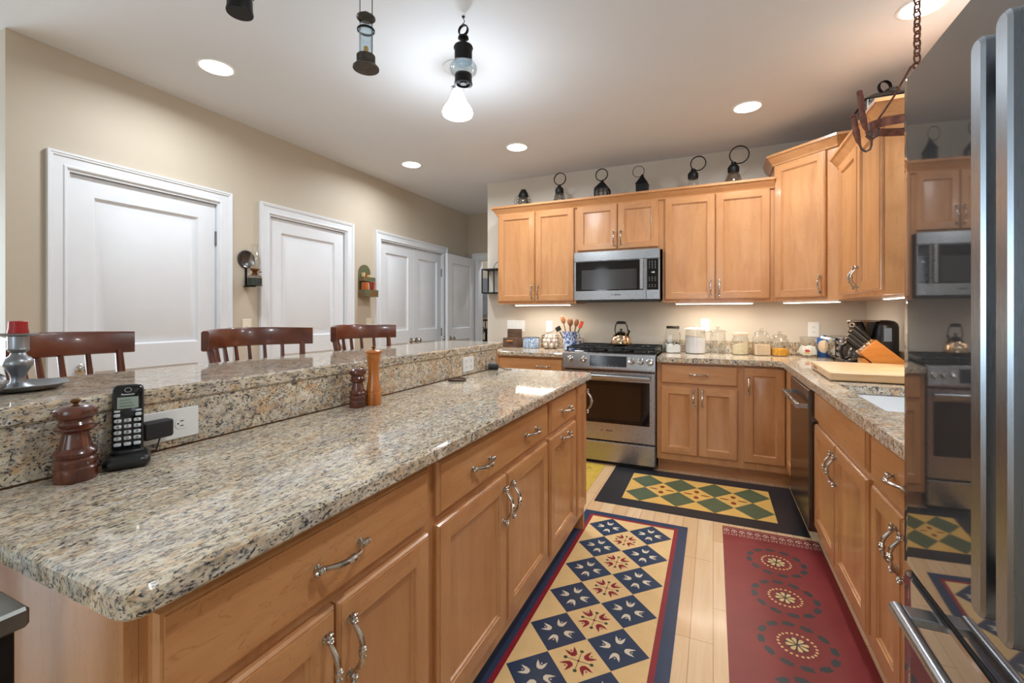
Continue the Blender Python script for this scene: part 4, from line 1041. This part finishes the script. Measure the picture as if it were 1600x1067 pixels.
def utensil(name, label, mat, dx, dy, lean, h, kind, rz=0, m2=None):
    t = thing(name, label, 'utensil', (PT[0]+dx*.45, PT[1]+dy*.45, PT[2]+.014), 0, 'utensils in the blue pitcher')
    tx, ty = dx+lean, dy; q = lambda f: (tx*f, ty*f, h*f)
    m = MB(); m.tube([q(0), q(.4), q(.74)], [.006, .0055, .006], 8); m.build('handle', m2 or mat, t)
    m = MB(); c = q(.87)
    m.M = Matrix.Translation(c) @ Matrix.Rotation(math.atan2(tx, h), 4, 'Y') @ Matrix.Rotation(rz, 4, 'Z')
    if kind == 'spoon': m.ball((0, 0, 0), .024, .007, h*.135)
    elif kind == 'spatula': m.prism(rrect(-.019, .019, -h*.14, h*.13, .008, 4), -.003, .003); 
    elif kind == 'masher': m.box(-.026, .026, -.006, .006, -.022, .024, b=.002)
    if kind == 'spatula':
        m = MB(); m.M = Matrix.Translation(c) @ Matrix.Rotation(math.atan2(tx, h), 4, 'Y') @ Matrix(((1,0,0,0), (0,0,1,0), (0,1,0,0), (0,0,0,1))); m.prism(rrect(-.017, .017, -h*.14, h*.14, .008, 4), -.004, .004, b=.002)
    m.build('head', mat, t)
utensil('wooden_spoon', 'tallest dark wooden spoon leaning left in the blue pitcher', spoonw, -.03, .0, -.035, .31, 'spoon')
utensil('wooden_spoon', 'pale wooden spoon behind the centre of the blue pitcher', spoonw, -.005, .03, -.01, .285, 'spoon')
utensil('wooden_spoon', 'wooden spoon at the front centre of the blue pitcher', spoonw, .005, -.025, .01, .28, 'spoon')
utensil('wooden_spoon', 'wooden spoon leaning right in the blue pitcher', spoonw, .03, .005, .025, .275, 'spoon')
redp = plain('orange_red_silicone', S(230,84,50), .4); greenp = plain('green_plastic', S(74,108,60), .4)
utensil('spatula', 'orange-red spatula at the right of the blue pitcher', redp, .04, .0, .065, .255, 'spatula', m2=greenp)
utensil('potato_masher', 'small grey metal tool leaning left over the pitcher rim', dark_steel, -.04, -.01, -.07, .205, 'masher')

# ---------------------------------------------------------------- jars right of the range
white_pow = plain('white_powder', S(240,238,234), .8); sugar = plain('sugar', S(232,228,228), .8); oats = plain('oats', S(232,216,180), .9, var=.08, vs=60); tanp = plain('tan_grain', S(226,200,170), .9, var=.06, vs=80); orang = plain('orange_pasta', S(226,160,40), .7, var=.2, vs=70)
lid_w = plain('cream_lid', S(228,206,176), .4)
def jar(label, x, y, r, h, square=False, lidmat=None, fill=None, fh=.4, neck=.75, knob=True, tilt=0, lidlabel=None):
    t = thing('storage_jar', label, 'jar', (x, y, .9145), .15 if square else 0, 'glass storage jars on the counter')
    m = MB()
    def lp(rr, z):
        if square: return [(px, py, z) for px, py in rrect(-rr, rr, -rr, rr, rr*.3, 4)]
        return [(px, py, z) for px, py in circ(0, 0, rr, 32)]
    m.loops([lp(r*.92, .001), lp(r, .006), lp(r, h*.62), lp(r*.98, h*.70), lp(r*neck, h*.80), lp(r*neck, h*.86)], True, True, False); m.build('glass_body', glass, t)
    lr = r*neck*1.08; z = h*.862
    if knob: pr = [(0, z), (lr, z), (lr*1.05, z+.004), (lr, z+.01), (lr*.7, z+.018), (.012, z+.024), (.010, z+.03), (.016, z+.037), (.015, z+.044), (0, z+.047)]
    else: pr = [(0, z), (lr*1.02, z), (lr*1.04, z+.003), (lr*1.04, z+.02), (lr*.98, z+.023), (0, z+.023)]
    m = MB(); m.lathe(pr, seg=28); o = m.build('lid', lidmat or glass, t)
    if lidlabel: plab(o, lidlabel)
    if fill:
        m = MB(); f = lp(r*.965, h*fh); f = [(a, b, c + tilt*a) for a, b, c in f]
        m.loops([lp(r*.9, .004), lp(r*.965, .009), f], True, True, True); o = m.build('contents', fill, t, smooth=30)
    return t
t = jar('square glass jar with a brown lid and white powder nearest the range', -.322, 4.16, .062, .245, True, tinmetal, white_pow, .30, .78, False)
m = MB()
for i in range(16): m.ball((random.uniform(-.05, .05), -.0605, random.uniform(.075, .10)), .006, .0012, .005, 8, n=6)
m.build('lace_trim', tinmetal, t)
jar('wide round jar filled with white sugar under a cream lid', -.14, 4.16, .083, .235, False, lid_w, sugar, .60, .95, True, -.12)
jar('empty straight-sided glass jar with a glass lid', .036, 4.19, .062, .215, False, None, None, 0, .98, True)
jar('round glass jar half full of pale oats', .206, 4.19, .064, .185, False, lid_w, oats, .50, .84, False, .35)
jar('square glass jar of tan grain with a knobbed glass lid', .36, 4.19, .060, .205, True, None, tanp, .42, .76, True)
jar('rounded glass jar with orange pasta in the bottom', .49, 4.18, .064, .178, False, None, orang, .33, .74, True, .0)
t = jar('rounded glass jar of white tea bags nearest the corner', .678, 4.17, .066, .158, False, None, None, 0, .74, False)
tagm = plain('tea_tag_white', S(240,238,232), .6); redlab = plain('tea_label_red', S(200,52,36), .5); yel = plain('tea_label_yellow', S(236,190,60), .5)
tags = MB()
bagw = []
for i, (dx, dy, dz, a) in enumerate(((-.012, -.040, .045, .12), (.022, -.030, .05, -.2), (-.03, .0, .04, .5), (.02, .01, .05, .9), (0, .03, .045, -.4))):
    tb = thing('tea_bag', ('front white tea bag with a red and yellow label in the corner jar', 'white tea bag behind the labelled one, to its right', 'white tea bag at the left side of the corner jar', 'white tea bag in the middle of the corner jar', 'white tea bag at the back of the corner jar')[i], 'tea bag', (.678+dx, 4.17+dy, .9145+.0135), 0, 'tea bags in the corner jar')
    m = MB(); m.M = Matrix.Translation((0, 0, .037)) @ Matrix.Rotation(a, 4, 'Y') @ Matrix.Rotation(-.1, 4, 'X'); m.box(-.030, .030, -.004, .004, -.033, .033, b=.002); m.build('envelope', tagm, tb, smooth=0)
    if i == 0:
        M = m.M; m = MB(); m.M = M @ Matrix(((1,0,0,0), (0,0,1,-.0052), (0,1,0,0), (0,0,0,1))); m.prism(circ(.004, .0, .018, 20, .010), 0, .0008, 0); m.build('label', redlab, tb, smooth=0)
        m = MB(); m.M = M @ Matrix(((1,0,0,0), (0,0,1,-.0050), (0,1,0,0), (0,0,0,1))); m.box(-.016, .022, -.022, -.013, 0, .0006); m.build('label_band', yel, tb, smooth=0)
bluep = plain('blue_carton', S(36,92,160), .35)
t = thing('coffee_canister', 'blue canister with a round cream label between the jars and toaster oven', 'canister', (.80, 4.22, .9145))
m = MB(); m.lathe([(.05, 0), (.052, .003), (.052, .135), (.05, .14)], seg=30); m.build('body', bluep, t)
m = MB(); m.lathe([(.053, .138), (.053, .150), (.03, .155), (.012, .158), (.012, .17), (0, .172)], seg=26); m.build('lid', bluep, t)
m = MB(); dd = Vector((-.80, -4.22, 0)).normalized(); az = math.atan2(dd.y, dd.x)
def wrapdisc(r, off, n=24):
    L = [];
    for rr in (1e-5, .5*r, r):
        L.append([((.052+off)*math.cos(az+rr*math.cos(2*PI*i/n)/.052), (.052+off)*math.sin(az+rr*math.cos(2*PI*i/n)/.052), .085+rr*math.sin(2*PI*i/n)) for i in range(n)])
    return L
m.loops(wrapdisc(.050, .0008)); m.build('label_rim', ivory, t)
m = MB(); m.loops(wrapdisc(.042, .0014)); m.build('label', tanp, t)
# toaster oven (faces -X)
t = thing('toaster_oven', 'stainless toaster oven with a mirror door in the corner', 'toaster oven', (.80, 4.12, .9145), -PI/2)
m = MB(); m.box(0, .40, 0, .26, .02, .175, b=.008); m.build('body', stainless, t, smooth=0)
m = MB(); m.box(.01, .31, -.014, 0, .032, .168, b=.002); d = m.build('door', black_plastic, t, smooth=0)
m = MB(); m.box(.025, .295, -.0155, -.0135, .042, .145); m.build('door_glass', steel('mirror_glass', S(190,190,186), .05), d, smooth=0)
m = MB(); m.M = Matrix(((0,0,1,0), (1,0,0,0), (0,1,0,0), (0,0,0,1))); m.prism(rrect(-.05, -.03, .15, .168, .006, 3), .02, .30, b=.002); m.M = Matrix(); m.box(.03, .045, -.032, -.013, .152, .164); m.box(.275, .29, -.032, -.013, .152, .164); m.build('handle', plate_w, d, smooth=0)
for z in (.06, .10, .14):
    m = MB(); m.lathe([(.013, 0), (.012, -.016), (0, -.017)], (.355, 0, z), seg=16, axis='y'); m.build('knob', chrome, t)
for x in (.03, .37):
    for y in (.03, .23):
        m = MB(); m.lathe([(.012, 0), (.012, .02)], (x, y, 0), seg=12); m.build('foot', black_soft, t)
m = MB(); m.M = Matrix.Translation((.97, 3.93, 1.09)); m.lathe([(.05, 0), (.062, .012), (.064, .03), (.055, .033), (.02, .045), (.008, .05), (0, .052)], seg=26); tag(m.build('metal_pan', chrome), 'small shiny covered pan on top of the toaster oven', 'pan')
# coffee maker (faces -X)
t = thing('coffee_maker', 'black drip coffee maker with a curved top behind the knife block', 'coffee maker', (.80, 3.68, .9145), -PI/2)
m = MB(); m.prism(rrect(.01, .20, .0, .27, .04, 5), 0, .03, b=.004); m.build('base', black_plastic, t)
m = MB(); m.lathe([(.070, .0305), (.072, .04), (.072, .255), (.066, .278), (.05, .292), (.02, .298), (0, .299)], (.105, .195, 0), seg=32); m.build('water_tank', black_plastic, t)
m = MB(); m.lathe([(.03, .165), (.052, .172), (.062, .20), (.078, .262), (.084, .284), (.085, .292), (.078, .296), (.074, .290), (0, .288)], (.105, .085, 0), seg=36); m.build('brew_basket', black_gloss, t)
m = MB(); m.ring((.105, .085, .291), .083, .003, seg=36); m.build('basket_rim', chrome, t)
m = MB(); m.box(.1755, .179, .172, .212, .165, .25, b=.001); m.build('display', plain('blue_grey_display', S(120,140,160), .15), t, smooth=0)
t2 = thing('coffee_carafe', 'clear coffee carafe with a black loop handle on the coffee maker', 'carafe', (.858, 3.576, .9455))
m = MB(); m.lathe([(.045, 0), (.05, .004), (.054, .03), (.053, .06), (.045, .085), (.04, .1)], seg=30, cap=False); m.build('glass_body', glass_smoke, t2)
m = MB(); m.lathe([(.0, .004), (.047, .005), (.051, .02), (0, .021)], seg=28); m.build('coffee', plain('dark_coffee', S(52,26,14), .1), t2)
m = MB(); m.lathe([(.045, .082), (.046, .1), (.043, .108), (.02, .114), (0, .115)], seg=26); m.build('lid', black_plastic, t2)
m = MB(); hv = Vector((-.93, -.36, 0)); q = lambda s, z: (hv.x*s, hv.y*s, z)
m.tube([q(.042, .096), q(.075, .112), q(.1, .1), q(.108, .06), q(.098, .02), q(.08, .012), q(.052, .028)], [.008, .009, .0095, .009, .009, .008, .006], 10); m.build('handle', black_plastic, t2)
# knife block and knives
KB = Vector((.892, 3.40, .9145)); kt = math.radians(0)
t = thing('knife_block', 'slanted bamboo knife block beside the cutting board', 'knife block', tuple(KB))
up_ = Vector((-.60, 0, .80)); up_.normalize(); rt_ = Vector((up_.z, 0, -up_.x)); sd = .052
m = MB(); O = Vector((.01, 0, .012))
def kb(u, v): p = O+up_*v+rt_*u; return (p.x, p.z)
P = [kb(-.035, .10), kb(.16, -.02)]; 
P = [(-.075, .105), (-.005, .185), (.13, .075), (.165, .03), (.14, .0), (.055, .0)]
P = [(-.078, .100), (.006, .018), (.02, .0), (.16, .0), (.165, .035), (.002, .182)]
m.M = Matrix(((1,0,0,0), (0,0,1,0), (0,1,0,0), (0,0,0,1))); m.prism(P, -sd, sd, b=.003); m.build('block', bamboo, t, smooth=0)
m = MB(); m.M = Matrix(((1,0,0,0), (0,0,1,0), (0,1,0,0), (0,0,0,1))); m.prism([(-.066, 0), (.015, 0), (.0, .016), (-.052, .066), (-.066, .066)], -sd*.9, sd*.9, b=.002); m.build('front_foot', bamboo, t, smooth=0)
fa = Vector((-.078, 0, .100)); fb = Vector((.002, 0, .182)); fd = (fb-fa).normalized(); fo = Vector((-fd.z, 0, fd.x))
def knife(label, f, y, L, r, kind='flat'):
    p = KB+fa+(fb-fa)*f+Vector((0, y, 0)); kx = thing('kitchen_knife', label, 'knife', tuple(p), 0, 'knives in the bamboo block')
    q = lambda s, o=0: tuple(fo*s+fd*o)
    if kind == 'round':
        m = MB(); m.tube([q(.012), q(.03), q(L*.5, .003), q(L*.9, .004), q(L, .002)], [r*.7, r, r*1.15, r, r*.8], 12); m.build('handle', black_plastic, kx)
        m = MB(); c = q(L+.014, .002); m.M = Matrix.Translation(c); m.ring((0, 0, 0), .012, .004, 'y', 18); m.build('pommel_ring', chrome, kx)
        m = MB(); m.tube([q(-.03), q(.012)], .005, 8); m.build('shank', chrome, kx)
    else:
        m = MB(); m.tube([q(.014), q(L*.5, -.001), q(L, -.003)], [r*.9, r, r], 10, flat=(1.25, .8)); m.build('handle', black_plastic, kx)
        m = MB(); m.tube([q(-.02), q(.014)], r*.95, 10, flat=(1.3, .75)); m.tube([q(L, -.003), q(L+.005, -.003)], r*1.02, 10, flat=(1.25, .8)); m.build('bolster', chrome, kx)
        m = MB(); m.tube([q(.014, r*1.15), q(L*.5, r*1.25), q(L, r*1.2)], .0016, 6); m.build('tang_edge', chrome, kx)
knife('round-handled sharpening steel with a ring at the top of the block', .88, .0, .125, .0125, 'round')
knife('steel-edged black knife handle just below the sharpening steel', .64, -.02, .12, .0085)
knife('black knife handle at the back row of the bamboo block', .62, .025, .118, .0085)
knife('black knife handle in the middle row of the bamboo block', .40, -.018, .112, .008)
knife('black knife handle in the lower row of the bamboo block', .20, -.02, .105, .0075)
knife('smallest black knife handle at the bottom of the block', .07, .0, .085, .0085)
# cutting board
t = thing('cutting_board', 'thick pale maple cutting board lying beside the sink', 'cutting board', (.77, 3.0, .9145), -.035)
m = MB(); m.prism(rrect(-.225, .24, -.30, .31, .012, 3), .004, .045, b=.004); m.build('board', boardw, t, smooth=0)
m = MB()
for x in (-.19, .2):
    for y in (-.26, .27): m.lathe([(.01, 0), (.01, .005)], (x, y, 0), seg=12)
m.build('rubber_feet', black_soft, t)
m = MB(); m.prism([(p[1], p[0]) for p in rrect(.016, .032, -.05, .05, .006, 3)][::-1], 0, 1) if False else m.box(-.2265, -.2245, .09, .19, .017, .031); m.build('finger_groove', spoonw, t, smooth=0)

# ---------------------------------------------------------------- back wall outlets, metal shelf
BM = Matrix(((1,0,0,0), (0,0,-1,KY-.0005), (0,1,0,0), (0,0,0,1)))
wallplate('light_switch', 'four-gang white switch plate on the back wall', T3(BM, -1.91, 1.128), .205, .118, [(-.069, 0), (-.023, 0), (.023, 0), (.069, 0)], 'switch', 'switch')
wallplate('wall_outlet', 'white outlet on the back wall above the egg basket', T3(BM, -1.535, 1.125), .072, .118, [(0, .02), (0, -.02)])
wallplate('wall_outlet', 'white outlet on the back wall behind the sugar jar', T3(BM, -.065, 1.153), .072, .118, [(0, .02), (0, -.02)])
wallplate('wall_outlet', 'white outlet on the back wall near the corner above the tea jar', T3(BM, .75, 1.125), .078, .122, [(0, .02), (0, -.02)])
almond = plain('almond_plastic', S(226,216,196), .4)
wallplate('light_switch', 'almond switch plate on the tan wall behind the middle stool', T3(LM, 2.27, 1.155), .072, .118, [(0, 0)], 'switch', 'switch', mat=almond)
wallplate('light_switch', 'almond switch plate on the tan wall behind the farthest stool', T3(LM, 3.585, 1.155), .072, .118, [(0, 0)], 'switch', 'switch', mat=almond)
t = thing('wall_shelf', 'black metal shelf on the wall beside the leftmost wall cabinet', 'shelf', (-2.12, KY-.002, 1.47))
m = MB(); m.box(-.125, .14, -.15, 0, 0, .012); m.build('lower_board', iron, t, smooth=0)
m = MB(); m.box(-.125, .14, -.15, 0, .25, .262); m.build('upper_board', iron, t, smooth=0)
m = MB()
for x in (-.12, .02):
    for y in (-.145, -.006):
        m = MB(); m.box(x-.005, x+.005, y-.005, y+.005, .012, .25); m.build('post', iron, t, smooth=0)
pass
m = MB(); m.tube([(-.02, -.08, .262), (.0, -.08, .31), (.05, -.08, .35), (.10, -.08, .36)], .003, 6); m.build('wire_hoop', iron, t)
t = thing('glass_bottle', 'pale bottle standing on the black wall shelf', 'bottle', (-2.045, KY-.08, 1.4825))
m = MB(); m.lathe([(.035, 0), (.036, .004), (.036, .14), (.02, .17), (.014, .18), (.014, .205), (0, .206)], seg=24); m.build('body', plain('frosted_bottle', S(196,206,208), .3), t)

# ---------------------------------------------------------------- lanterns on top of the wall cabinets
TZ = 2.3165; LY = 4.16
TZ2 = 2.2705
def cage_lantern(label, x, kind, rx, rz, R=.05):
    t = thing('lantern', label, 'lantern', (x, LY, TZ2), 0, 'antique lanterns on top of the cabinets')
    if kind == 'onion':
        m = MB(); m.lathe([(.05, 0), (.052, .015), (.04, .03), (0, .03)], seg=24); m.build('base', iron, t)
        m = MB(); m.lathe([(.036, .03), (.052, .07), (.056, .1), (.048, .14), (.04, .162)], seg=28, cap=False); m.build('glass_globe', glass_smoke, t)
        m = MB(); m.lathe([(.046, .155), (.05, .17), (.044, .195), (.034, .212), (.028, .216), (.03, .224), (.018, .234), (0, .236)], seg=26); m.build('chimney_cap', iron, t)
        m = MB()
        for z, r in ((.06, .068), (.092, .074), (.125, .070)): m.ring((0, 0, z), r, .0022, seg=32, seg2=6)
        for i in range(6):
            a = 2*PI*i/6+.3; c, s = math.cos(a), math.sin(a); m.tube([(.05*c, .05*s, .01), (.068*c, .068*s, .06), (.075*c, .075*s, .095), (.07*c, .07*s, .13), (.046*c, .046*s, .18)], .002, 6)
        m.tube([(-.05, 0, .19), (-.08, -.01, .16), (-.095, -.02, .12), (-.085, -.02, .085), (-.07, -.01, .075)], .002, 6); m.build('wire_guard', iron, t)
        return t
    if kind in ('cage', 'glass', 'flare'):
        bw = {'cage': .055, 'glass': .052, 'flare': .062}[kind]; tw = {'cage': .04, 'glass': .042, 'flare': .043}[kind]; zh = {'cage': .155, 'glass': .15, 'flare': .165}[kind]
        m = MB(); m.lathe([(bw, 0), (bw*1.02, .02), (bw*.85, .028), (0, .028)], seg=24); m.build('base', iron, t)
        gp = [(bw*.8, .028), (bw*.95, .06), (bw*.86, .10), (tw*.9, zh)] if kind != 'flare' else [(bw*.95, .028), (bw*1.1, .07), (bw*.95, .11), (tw*.85, zh)]
        m = MB(); m.lathe(gp, seg=28, cap=False); m.build('glass_globe', glass_smoke if kind != 'glass' else glass, t)
        z = zh
        m = MB(); m.lathe([(tw*.95, z-.005), (tw, z), (tw*1.02, z+.035), (tw*.95, z+.042), (tw*.62, z+.06), (tw*.4, z+.064), (tw*.42, z+.08), (0, z+.082)], seg=24); m.build('chimney_cap', iron, t)
        if kind == 'cage':
            m = MB()
            for zz, r in ((.05, .06), (.09, .057), (.13, .048)): m.ring((0, 0, zz), r, .002, seg=28, seg2=6)
            for i in range(8): a = 2*PI*i/8; c, s = math.cos(a), math.sin(a); m.tube([(bw*c, bw*s, .01), (.06*c, .06*s, .05), (.057*c, .057*s, .09), (tw*c, tw*s, .16)], .0018, 6)
            m.build('wire_guard', iron, t)
        zt = z+.08
    else:
        h = {'tin': .14, 'solid': .145}[kind]; s = .058
        if kind == 'solid':
            m = MB(); m.box(-s*.85, s*.85, -s, s, 0, h, b=.002); m.build('body', iron, t, smooth=0)
        else:
            m = MB(); m.box(-s, s, -s, s, 0, .02)
            for a in (-1, 1):
                for b in (-1, 1): m.box(a*s-.007, a*s+.007, b*s-.007, b*s+.007, .02, h)
            m.box(-s-.004, s+.004, -s-.004, s+.004, h, h+.008)
            for x_ in (-.02, .02): m.box(x_-.004, x_+.004, -s-.003, -s+.003, .02, h)
            m.build('frame', iron, t, smooth=0)
            m = MB(); m.box(-s+.008, s-.008, -s+.008, s-.008, .022, h-.001); m.build('panes', glass_smoke, t, smooth=0)
        m = MB(); b0 = [(x_, y_, h+.0085) for x_, y_ in ((-s-.006, -s-.006), (s+.006, -s-.006), (s+.006, s+.006), (-s-.006, s+.006))]
        if kind == 'solid': b0 = [(a*.85, b, c-.0083) for a, b, c in b0]
        zt = h+.075; m.loops([b0, [(a*.2, b*.2, zt) for a, b, c in b0]], True, True, True); m.tube([(0, 0, zt-.004), (0, 0, zt+.015)], .012, 10); m.build('roof', iron, t, smooth=0)
        zt += .012
    # carrying ring, leaning to one side
    m = MB(); Rr = {'cage': .058, 'tin': .055, 'solid': .05, 'glass': .06, 'flare': .072}[kind]
    m.M = Matrix.Translation((0, 0, zt)) @ Matrix.Rotation(rx, 4, 'Y'); m.ring((0, 0, Rr), Rr, .0044 if kind != 'solid' else .0026, 'y', 36, flat=(1, 2 if kind != 'solid' else 1)); m.build('carry_ring', iron, t)
    return t
cage_lantern('small round caged lantern at the left end of the cabinet tops', -1.742, 'onion', 0, 0)
cage_lantern('caged glass lantern with an upright ring, second from the left', -1.363, 'cage', .1, 0)
cage_lantern('four-sided tin lantern with glass panes and an upright ring', -.943, 'tin', -.12, 0)
cage_lantern('solid dark four-sided lantern with a thin ring leaning left', -.582, 'solid', -.75, 0)
cage_lantern('slim clear glass lantern with a ring leaning right', -.158, 'glass', .75, 0)
cage_lantern('tall flared ribbed-glass lantern with a large ring, rightmost of the row', .154, 'flare', .65, 0)
t = thing('lantern', 'large dark box lantern on top of the right wall cabinet', 'lantern', (.895, 3.30, TZ2), 0, 'antique lanterns on top of the cabinets')
m = MB(); m.box(-.09, .12, -.11, .11, 0, .22, b=.004); m.build('body', tinmetal, t, smooth=0)
m = MB(); m.box(-.094, -.0905, -.09, .09, .02, .2); m.build('side_panel', iron, t, smooth=0); m = MB(); m.box(-.07, .1, -.114, -.1105, .02, .2); m.build('side_panel', iron, t, smooth=0)
m = MB(); m.loops([[(-.1, -.12, .221), (.13, -.12, .221), (.13, .12, .221), (-.1, .12, .221)], [(-.03, -.03, .275), (.06, -.03, .275), (.06, .03, .275), (-.03, .03, .275)]], True, True, True); m.tube([(.06, 0, .268), (.06, 0, .295)], .035, 14); m.build('roof', tinmetal, t, smooth=0)
m = MB(); m.M = Matrix.Rotation(.4, 4, 'Z'); m.ring((.015, -.02, .31), .034, .004, 'y', 26, flat=(1, 3)); m.build('carry_ring', iron, t)
m = MB(); m.tube([(-.075, -.125, .19), (-.075, -.125, .21), (.11, -.125, .21), (.11, -.125, .19)], .004, 6); m.tube([(-.075, -.125, .21), (-.075, -.113, .21)], .004, 6); m.build('wire_guard', iron, t)

# ---------------------------------------------------------------- left wall: oil lamp sconce, wall pocket
t = thing('oil_lamp_sconce', 'oil lamp with a glass chimney and round reflector on the tan wall', 'wall lamp', (WX, 2.262, 1.46))
m = MB(); m.M = Matrix.Translation((0, 0, .205)); m.lathe([(.066, .001), (.068, .008), (.062, .018), (.045, .010), (.02, .007), (0, .006)], axis='x', seg=32); m.build('reflector', dark_steel, t)
m = MB(); m.box(.001, .006, -.008, .008, .0, .17); m.box(.001, .09, -.02, .02, -.004, .004); m.build('bracket', iron, t, smooth=0)
m = MB(); m.lathe([(.05, .005), (.052, .008), (.048, .012), (.048, .058), (.05, .06)], (.075, .02, 0), seg=26); m.build('holder_cup', plain('green_tin', S(56,62,54), .45, .5, var=.2), t)
m = MB(); m.lathe([(.046, .0605), (.048, .066), (.046, .078), (.03, .086), (.018, .09)], (.075, .02, 0), seg=26); m.build('oil_font', glass_smoke, t)
m = MB(); m.lathe([(.019, .09), (.021, .1), (.014, .105), (.022, .118), (.034, .126), (.032, .134), (.02, .136)], (.075, .02, 0), seg=22); m.tube([(.075, .05, .11), (.075, .075, .112)], .004, 8); m.build('burner', brass, t)
m = MB(); m.lathe([(.026, .134), (.032, .155), (.038, .185), (.034, .22), (.022, .26), (.019, .285), (.024, .305), (.032, .315)], (.075, .02, 0), seg=28, cap=False); m.build('glass_chimney', glass, t)
painted = speckle('worn_green_paint', S(92,106,80), S(120,86,54), 30, 1.0); redboard = plain('old_brown_board', S(128,84,52), .65, var=.3, vs=20)
t = thing('wall_pocket', 'worn green arched wooden wall pocket with two tiers of little books', 'wall shelf', (WX, 3.517, 1.425))
m = MB(); m.M = Matrix(((0,0,1,.001), (1,0,0,0), (0,1,0,0), (0,0,0,1))); m.prism([(-.082, 0), (.082, 0), (.082, .24)]+[(.082*math.cos(a), .24+.085*math.sin(a)) for a in [PI*i/12 for i in range(1, 12)]]+[(-.082, .24)], 0, .012, b=.001); m.build('back_board', painted, t, smooth=0)
def tray(z, h, dpt):
    m = MB(); m.box(.013, dpt, -.082, .082, z, z+.008); m.box(dpt-.008, dpt, -.082, .082, z+.008, z+h)
    for s in (-.082, .076): m.box(.013, dpt-.008, s, s+.006, z+.008, z+h)
    return m.build('tray', painted, t, smooth=0)
tray(.0, .068, .115); tray(.155, .042, .075)
bc = [plain('book_'+n, c, .6, var=.15) for n, c in (('orange', S(186,96,40)), ('tan', S(222,190,140)), ('dark_red', S(132,34,30)), ('brown', S(160,86,46)), ('wine', S(112,30,42)))]
page = plain('book_pages', S(222,198,160), .8)
cols = ['orange-brown', 'tan', 'dark red', 'wine red', 'brown']
def book(label, y, z, x, th, h, w_, lean, mi):
    b = thing('small_book', label, 'book', (WX+x, 3.517+y, 1.425+z), 0, 'little books in the wall pocket')
    m = MB(); m.M = Matrix.Rotation(lean, 4, 'X'); m.box(0, w_, 0, th, 0, h, b=.001); m.build('cover', bc[mi], b, smooth=0)
    m = MB(); m.M = Matrix.Rotation(lean, 4, 'X'); m.box(.002, w_-.003, .002, th-.002, h-.001, h+.0008); m.build('pages', page, b, smooth=0)
for i, (y, th, h, lean, mi, lb) in enumerate(((-.070, .02, .132, .0, 0, 'orange-brown book at the left of the lower pocket tier'), (-.034, .012, .128, .08, 1, 'tan book leaning left in the lower pocket tier'),
     (-.028, .022, .142, -.12, 2, 'dark red book in the middle of the lower pocket tier'), (-.003, .018, .142, -.12, 4, 'wine red book right of centre in the lower pocket tier'), (.019, .022, .142, -.14, 3, 'brown book at the right of the lower pocket tier'))):
    book(lb, y, .0095, .03, th, h, .068, lean, mi)
for i, (y, th, h, lean, mi, lb) in enumerate(((-.06, .012, .075, .0, 1, 'tan booklet at the left of the upper pocket tier'), (-.036, .016, .055, -.1, 3, 'low brown booklet in the middle of the upper pocket tier'), (.01, .016, .06, -.25, 1, 'tan booklet leaning right in the upper pocket tier'))):
    book(lb, y, .1645, .022, th, h, .038, lean, mi)

# ---------------------------------------------------------------- room beyond the hall doorway
t = thing('electrical_panel', 'grey electrical panel on the wall beyond the hall doorway', 'electrical panel', (-3.45, 6.75, 1.20))
greyp = plain('panel_grey', S(120,124,128), .45)
m = MB(); m.box(-.16, .2, -.03, -.001, 0, .66, b=.004); m.build('cover', greyp, t, smooth=0)
m = MB(); m.box(-.12, .16, -.04, -.03, .04, .62, b=.003); m.box(-.11, -.09, -.05, -.04, .3, .36); m.build('panel_door', greyp, t, smooth=0)
t = thing('hanging_brush', 'long-handled brush hanging on the wall beside the electrical panel', 'brush', (-3.66, 6.745, .98))
m = MB(); m.tube([(.02, -.02, .56), (-.005, -.02, .5), (.02, -.02, .4), (.03, -.02, .3), (.0, -.02, .18)], .012, 8); m.build('handle', oldwood, t)
m = MB(); m.tube([(.0, -.02, .18), (.02, -.02, .1), (.03, -.02, .0)], [.014, .035, .04], 10); m.build('bristles', spoonw, t)
t = thing('spinning_wheel', 'dark spoked iron wheel beyond the hall doorway', 'wheel', (-3.42, 6.55, 0))
m = MB(); m.ring((0, 0, .985), .17, .014, 'y', 40)
for i in range(4): a = PI*i/4; m.tube([(-.17*math.cos(a), 0, .985-.17*math.sin(a)), (.17*math.cos(a), 0, .985+.17*math.sin(a))], .008, 8)
m.lathe([(.03, -.02), (.03, .02)], (0, 0, .985), axis='y', seg=18); m.build('wheel', iron, t)
m = MB(); m.tube([(0, .03, 0), (0, .03, .985)], .016, 10); m.box(-.18, .18, -.1, .14, 0, .03); m.build('stand', iron, t, smooth=30)
